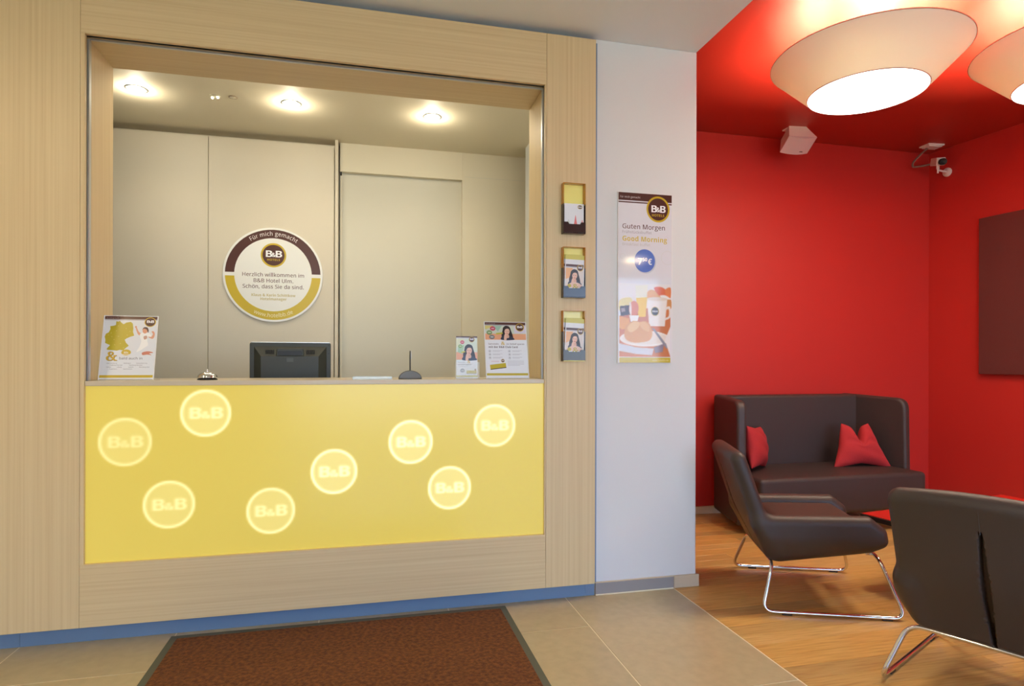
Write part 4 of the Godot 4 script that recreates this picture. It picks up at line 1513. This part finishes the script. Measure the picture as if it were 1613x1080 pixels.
func lounge_chair() -> Node3D:
	var t := thing("lounge_chair", "dark leather lounge chair", "lounge chair")
	var arm := PackedVector2Array([Vector2(0.095, 0.258), Vector2(0.48, 0.322), Vector2(0.525, 0.345), Vector2(0.52, 0.375), Vector2(0.47, 0.415), Vector2(-0.01, 0.405)])
	var fb := func(p: Vector3) -> float:
		var x := p.x + 0.29
		var w := lerpf(0.79, 1.0, smoothstep(0.14, 0.36, p.y))
		var z := absf(p.z) / w
		var bow := 0.034 * (1.0 - pow(minf(z / 0.30, 1.2), 2.0)) * smoothstep(0.2, 0.5, p.y)
		var q := Vector2(x + bow, p.y - 0.026 * (1.0 - pow(minf(z / 0.30, 1.2), 2.0)) * smoothstep(0.4, 0.7, p.y))
		var d1 := seg2(q, Vector2(-0.102, 0.704), Vector2(0.056, 0.262))
		var e1 := maxf(z - 0.240, 0.0)
		var back := sqrt(d1 * d1 + e1 * e1) - 0.038
		var d2 := maxf(poly2(Vector2(x, p.y), arm), 0.0)
		var e2 := maxf(absf(z - 0.246) - 0.004, 0.0)
		var side := sqrt(d2 * d2 + e2 * e2) - 0.042
		var e3 := maxf(z - 0.2, 0.0)
		var d3 := seg2(Vector2(x, p.y), Vector2(0.1, 0.25), Vector2(0.46, 0.305))
		var pan := sqrt(d3 * d3 + e3 * e3) - 0.03
		var whole := smin(smin(back, side, 0.04), pan, 0.04)
		# open slit cut into the back, widest in its lower half
		if absf(p.z) < 0.03 and p.y < 0.66:
			var f := (0.645 - p.y) / 0.42
			var wd := 0.0105 * sin(PI * clampf(f * 0.82 + 0.10, 0.0, 1.0)) if f > 0.0 else 0.0105 * sin(PI * 0.10) + f * 0.2
			var xs := lerpf(-0.102, 0.056, (0.704 - q.y) / 0.442)
			whole = maxf(whole, -maxf(absf(p.z) - wd, maxf(0.006 - d1, q.x - xs)))
		return whole
	var shell_part := obj("shell", nets(fb, Vector3(-0.51, 0.17, -0.36), Vector3(0.33, 0.79, 0.36), 0.0088, M.leather), t)
	var fs := func(p: Vector3) -> float:
		var x := p.x + 0.29
		var q := Vector3(absf(x - 0.275) - 0.165, absf(p.y - (0.352 + 0.02 * (x - 0.275))) - 0.03, absf(p.z) - 0.16)
		q = Vector3(maxf(q.x, 0), maxf(q.y, 0), maxf(q.z, 0))
		return q.length() - 0.042
	obj("seat_cushion", nets(fs, Vector3(-0.28, 0.26, -0.24), Vector3(0.24, 0.47, 0.24), 0.0135, M.leather), t)
	# stitched seam above the slit
	var face := func(y: float) -> float:
		return -0.29 + lerpf(-0.102, 0.056, (0.704 - y + 0.026 * smoothstep(0.4, 0.7, y)) / 0.442) - 0.034 * smoothstep(0.2, 0.5, y) - 0.0395
	var g := G()
	var pos := PackedVector3Array()
	var nor := PackedVector3Array()
	for j in 13:
		var y := lerpf(0.72, 0.64, j / 12.0)
		for i in 7:
			var a := PI * i / 6
			pos.append(Vector3(face.call(y) + 0.004 - 0.0062 * sin(a), y, 0.0012 * cos(a)))
			nor.append(Vector3(-sin(a), 0, cos(a)))
	g.sheet(13, 7, pos, nor)
	obj("back_seam", g.done(M.leather), shell_part)
	# sled frame
	var pts := []
	for s in [1.0, -1.0]:
		var side := [Vector3(0.045, 0.222, 0.262), Vector3(-0.02, 0.0125, 0.334), Vector3(0.61, 0.0125, 0.334), Vector3(0.53, 0.262, 0.24)]
		if s < 0:
			side.reverse()
		for q in side:
			pts.append(Vector3(q.x - 0.29, q.y, q.z * s))
	var sled := obj("sled_frame", G().tube(fillet(pts, 0.055, 7, true), 0.0085, 12, true).done(M.chrome), t)
	for s in [-1, 1]:
		for x in [0.09, 0.53]:
			obj("glide", G().box(Vector3(x - 0.29, 0.0045, s * 0.334), Vector3(0.045, 0.009, 0.016), 0.002).done(M.black), sled)
		for x in [0.055, 0.515]:
			obj("bracket", G().box(Vector3(x - 0.29, 0.226 if x < 0.2 else 0.262, s * 0.17), Vector3(0.03, 0.02, 0.014), 0.002).done(M.chrome), sled)
	return t

func sofa() -> void:
	var t := thing("sofa", "high-backed dark brown leather sofa with side wings against the red wall", "sofa", Vector3(3.22, 0, -1.05))
	# local x from -0.62 .. 0.66 , z from -0.38 (back) .. 0.40 (front)
	var bk := G()
	bk.xf = Transform3D(Basis(), Vector3(-0.0, 0.0, -0.275))
	bk.plate(rounded([Vector2(-0.555, 0.15), Vector2(0.64, 0.15), Vector2(0.64, 0.935), Vector2(-0.555, 0.935)], [0.035], 5), 0.15, 0.022, 4)
	obj("backrest", bk.done(M.sofa), t)
	for s in [-1, 1]:
		var x := -0.535 if s < 0 else 0.615
		var w := G()
		var b := Basis(Vector3.UP, s * 0.25) * Basis(Vector3.UP, -PI / 2)
		w.xf = Transform3D(b, Vector3(x, 0, -0.33))
		w.plate(rounded([Vector2(-0.02, 0.05), Vector2(0.52, 0.05), Vector2(0.505, 0.92), Vector2(-0.02, 0.94)], [0.03, 0.03, 0.08, 0.03], 6), 0.07, 0.022, 4)
		obj("wing", w.done(M.sofa), t)
	var st := G()
	st.xf = Transform3D(Basis(Vector3.UP, 0) * Basis(Vector3.RIGHT, -PI / 2), Vector3(0, 0.28, 0))
	st.plate(rounded([Vector2(-0.665, -0.375), Vector2(0.69, -0.375), Vector2(0.655, 0.2), Vector2(-0.60, 0.2)], [0.035], 5), 0.26, 0.03, 5)
	obj("seat", st.done(M.sofa), t)
	for q in [[-0.52, 0.3], [0.56, 0.3], [-0.45, -0.27], [0.5, -0.27]]:
		obj("foot", G().lathe([Vector2(0.0001, 0.0), Vector2(0.022, 0.0), Vector2(0.022, 0.155), Vector2(0.0001, 0.155)], 16).done(M.black), t).position = Vector3(q[0], 0, q[1])
	# cushions
	var c := cushion(0.165, 0.15, 0.07, true)
	var a := obj("cushion", c)
	tag(a, "red cushion with a pinched top in the right corner of the sofa", "cushion", "red sofa cushions")
	a.transform = Transform3D(Basis(Vector3.UP, -0.16) * Basis(Vector3.RIGHT, -0.3), Vector3(3.655, 0.41 + 0.15, -1.03))
	var d := obj("cushion", cushion(0.19, 0.15, 0.07, false))
	tag(d, "red cushion standing against the left wing of the sofa", "cushion", "red sofa cushions")
	d.transform = Transform3D(Basis(Vector3.UP, 0.72) * Basis(Vector3.BACK, -0.10) * Basis(Vector3.RIGHT, -0.14), Vector3(2.79, 0.41 + 0.162, -1.055))

func cushion(hw: float, hh: float, th: float, pinch: bool) -> ArrayMesh:
	var f := func(p: Vector3) -> float:
		return 0.0
	var n := 30
	var g := G()
	var shape := func(u: float, v: float, s: float) -> Vector3:
		var px := u * hw * (1.0 - 0.10 * (1.0 - absf(v)) * u * u + 0.02)
		var py := v * hh * (1.0 - 0.12 * (1.0 - absf(u)) * v * v)
		px *= 1.0 - 0.36 * v if pinch else 1.0
		if pinch:
			py -= 0.105 * exp(-pow(u / 0.26, 2.0)) * smoothstep(-0.4, 1.0, v)
			py += 0.02 * absf(u) * v
		var h := pow(maxf(0.0, 1.0 - u * u), 0.5) * pow(maxf(0.0, 1.0 - v * v), 0.5)
		var wr := 0.004 * sin(v * 9.0 + u * 5.0 + 3.0 * u * v) * h
		var cr := 0.014 * exp(-pow((v - 0.25 + 0.15 * u * u) / 0.06, 2.0)) * (1.0 - u * u) if pinch else 0.0
		return Vector3(px, py, s * (th * h + wr - cr * h))
	for s in [1.0, -1.0]:
		var pos := PackedVector3Array()
		for j in n + 1:
			for i in n + 1:
				var u := -cos(PI * i / n)
				var v := -cos(PI * j / n)
				pos.append(shape.call(u, v, s))
		var nor := PackedVector3Array()
		for j in n + 1:
			for i in n + 1:
				var a := pos[j * (n + 1) + mini(i + 1, n)] - pos[j * (n + 1) + maxi(i - 1, 0)]
				var b := pos[mini(j + 1, n) * (n + 1) + i] - pos[maxi(j - 1, 0) * (n + 1) + i]
				var nn: Vector3 = a.cross(b) * s
				nor.append(nn.normalized() if nn.length() > 1e-12 else Vector3(0, 0, s))
		if s > 0:
			g.sheet(n + 1, n + 1, pos, nor)
		else:
			var p2 := PackedVector3Array()
			var n2 := PackedVector3Array()
			for j in n + 1:
				for i in n + 1:
					p2.append(pos[j * (n + 1) + n - i])
					n2.append(nor[j * (n + 1) + n - i])
			g.sheet(n + 1, n + 1, p2, n2)
	return g.done(M.cushion)

# ---------------------------------------------------------------- fittings
func fittings() -> void:
	# loudspeaker under the red ceiling
	var t := thing("loudspeaker", "white wall loudspeaker tilted on a bracket under the red ceiling", "speaker", Vector3(3.27, 2.99, -1.22), 0.0)
	var b := G()
	b.xf = Transform3D((Basis(Vector3.UP, -0.12) * Basis(Vector3.RIGHT, 1.02)).scaled(Vector3(0.9, 0.9, 0.9)), Vector3(-0.035, -0.09, 0.02))
	# body: trapezoid, narrower at the rear
	var fr := [Vector3(-0.125, -0.085, 0.06), Vector3(0.125, -0.085, 0.06), Vector3(0.125, 0.085, 0.06), Vector3(-0.125, 0.085, 0.06)]
	var re := [Vector3(-0.075, -0.075, -0.09), Vector3(0.075, -0.075, -0.09), Vector3(0.075, 0.075, -0.09), Vector3(-0.075, 0.075, -0.09)]
	for i in 4:
		var j := (i + 1) % 4
		var mid: Vector3 = fr[i] + fr[j]
		b.poly([fr[i], fr[j], re[j], re[i]], Vector3(mid.x, mid.y, 0))
	b.poly(re, Vector3(0, 0, -1))
	var cab := obj("cabinet", b.done(M.white_plastic), t)
	var gr := G()
	gr.xf = b.xf
	var pos := PackedVector3Array()
	var nor := PackedVector3Array()
	for j in 2:
		for i in 13:
			var u := -1.0 + 2.0 * i / 12
			pos.append(Vector3(u * 0.125, -0.085 + 0.17 * j, 0.06 + 0.022 * (1.0 - u * u)))
			nor.append(Vector3(u * 0.35, 0, 1).normalized())
	gr.sheet(2, 13, pos, nor)
	for j in 2:
		var cap := []
		for i in 13:
			cap.append(pos[j * 13 + i])
		gr.poly(cap, Vector3(0, -1.0 if j == 0 else 1.0, 0))
	obj("grille", gr.done(mat(c8(214, 208, 212), 0.6)), t)
	var bd := G()
	bd.xf = b.xf
	bd.box(Vector3(0.045, -0.055, 0.08), Vector3(0.03, 0.007, 0.003), 0.001)
	obj("badge", bd.done(M.black), cab)
	obj("bracket", G().span(Vector3(-0.1, 0.0, -0.06), Vector3(0.05, 0.01, 0.03), 0.002).done(M.white_plastic), t)
	obj("bracket_arm", G().tube([Vector3(-0.02, 0.0, -0.02), Vector3(-0.02, -0.07, 0.0), Vector3(-0.01, -0.12, 0.03)], 0.012, 10).done(M.white_plastic), t)

	# security camera in the corner
	var c := thing("security_camera", "small white security camera with black lens in the upper corner of the lounge", "camera", Vector3(4.645, 2.862, -1.26))
	var bx := G()
	bx.xf = Transform3D(Basis(Vector3.UP, -0.45) * Basis(Vector3.RIGHT, 0.25), Vector3.ZERO)
	bx.box(Vector3.ZERO, Vector3(0.066, 0.062, 0.12), 0.004)
	var hous := obj("housing", bx.done(M.white_plastic), c)
	var ln := G()
	ln.xf = bx.xf * Transform3D(Basis(Vector3.RIGHT, PI / 2), Vector3(0.004, -0.004, 0.06))
	ln.lathe([Vector2(0.026, 0.0), Vector2(0.027, 0.035), Vector2(0.022, 0.036), Vector2(0.018, 0.03), Vector2(0.0001, 0.028)], 24)
	obj("lens", ln.done(M.black), hous)
	obj("bracket", G().tube([Vector3(0, -0.03, 0.0), Vector3(0, -0.062, 0.0)], 0.012, 10).done(M.white_plastic), c)
	obj("knob", G().tube([Vector3(0, -0.062, 0.0), Vector3(0, -0.095, 0.0)], 0.007, 10).done(M.white_plastic), c)
	obj("bracket_arm", G().tube([Vector3(0.0, -0.07, 0.0), Vector3(0.128, -0.068, -0.03)], 0.008, 10).done(M.white_plastic), c)
	var fl := G()
	fl.xf = Transform3D(Basis(Vector3.UP, 0.09) * Basis(Vector3.FORWARD, PI / 2), Vector3(0.132, -0.068, -0.03))
	fl.lathe([Vector2(0.0001, -0.014), Vector2(0.034, -0.012), Vector2(0.037, -0.006), Vector2(0.037, 0.004)], 24)
	obj("wall_flange", fl.done(M.white_plastic), c)
	var jb := thing("junction_box", "small white cable box on the red ceiling above the security camera", "box", Vector3(4.60, ALCOVE_H, -1.275), -0.1)
	obj("plate", G().span(Vector3(-0.075, -0.012, -0.05), Vector3(0.075, 0.0, 0.05), 0.002).done(M.white_plastic), jb)
	obj("cover", G().span(Vector3(-0.06, -0.022, -0.04), Vector3(0.06, -0.012, 0.04), 0.002).done(M.white_plastic), jb)
	var cb := [Vector3(4.57, ALCOVE_H - 0.021, -1.285), Vector3(4.535, 2.93, -1.33), Vector3(4.505, 2.875, -1.37), Vector3(4.52, 2.845, -1.385), Vector3(4.58, 2.848, -1.36), Vector3(4.63, 2.858, -1.322)]
	tag(obj("camera_cable", G().tube(fillet(cb, 0.04, 5), 0.009, 8).done(mat(c8(120, 96, 84), 0.6))), "thick grey cable looping from the white box to the security camera", "cable")
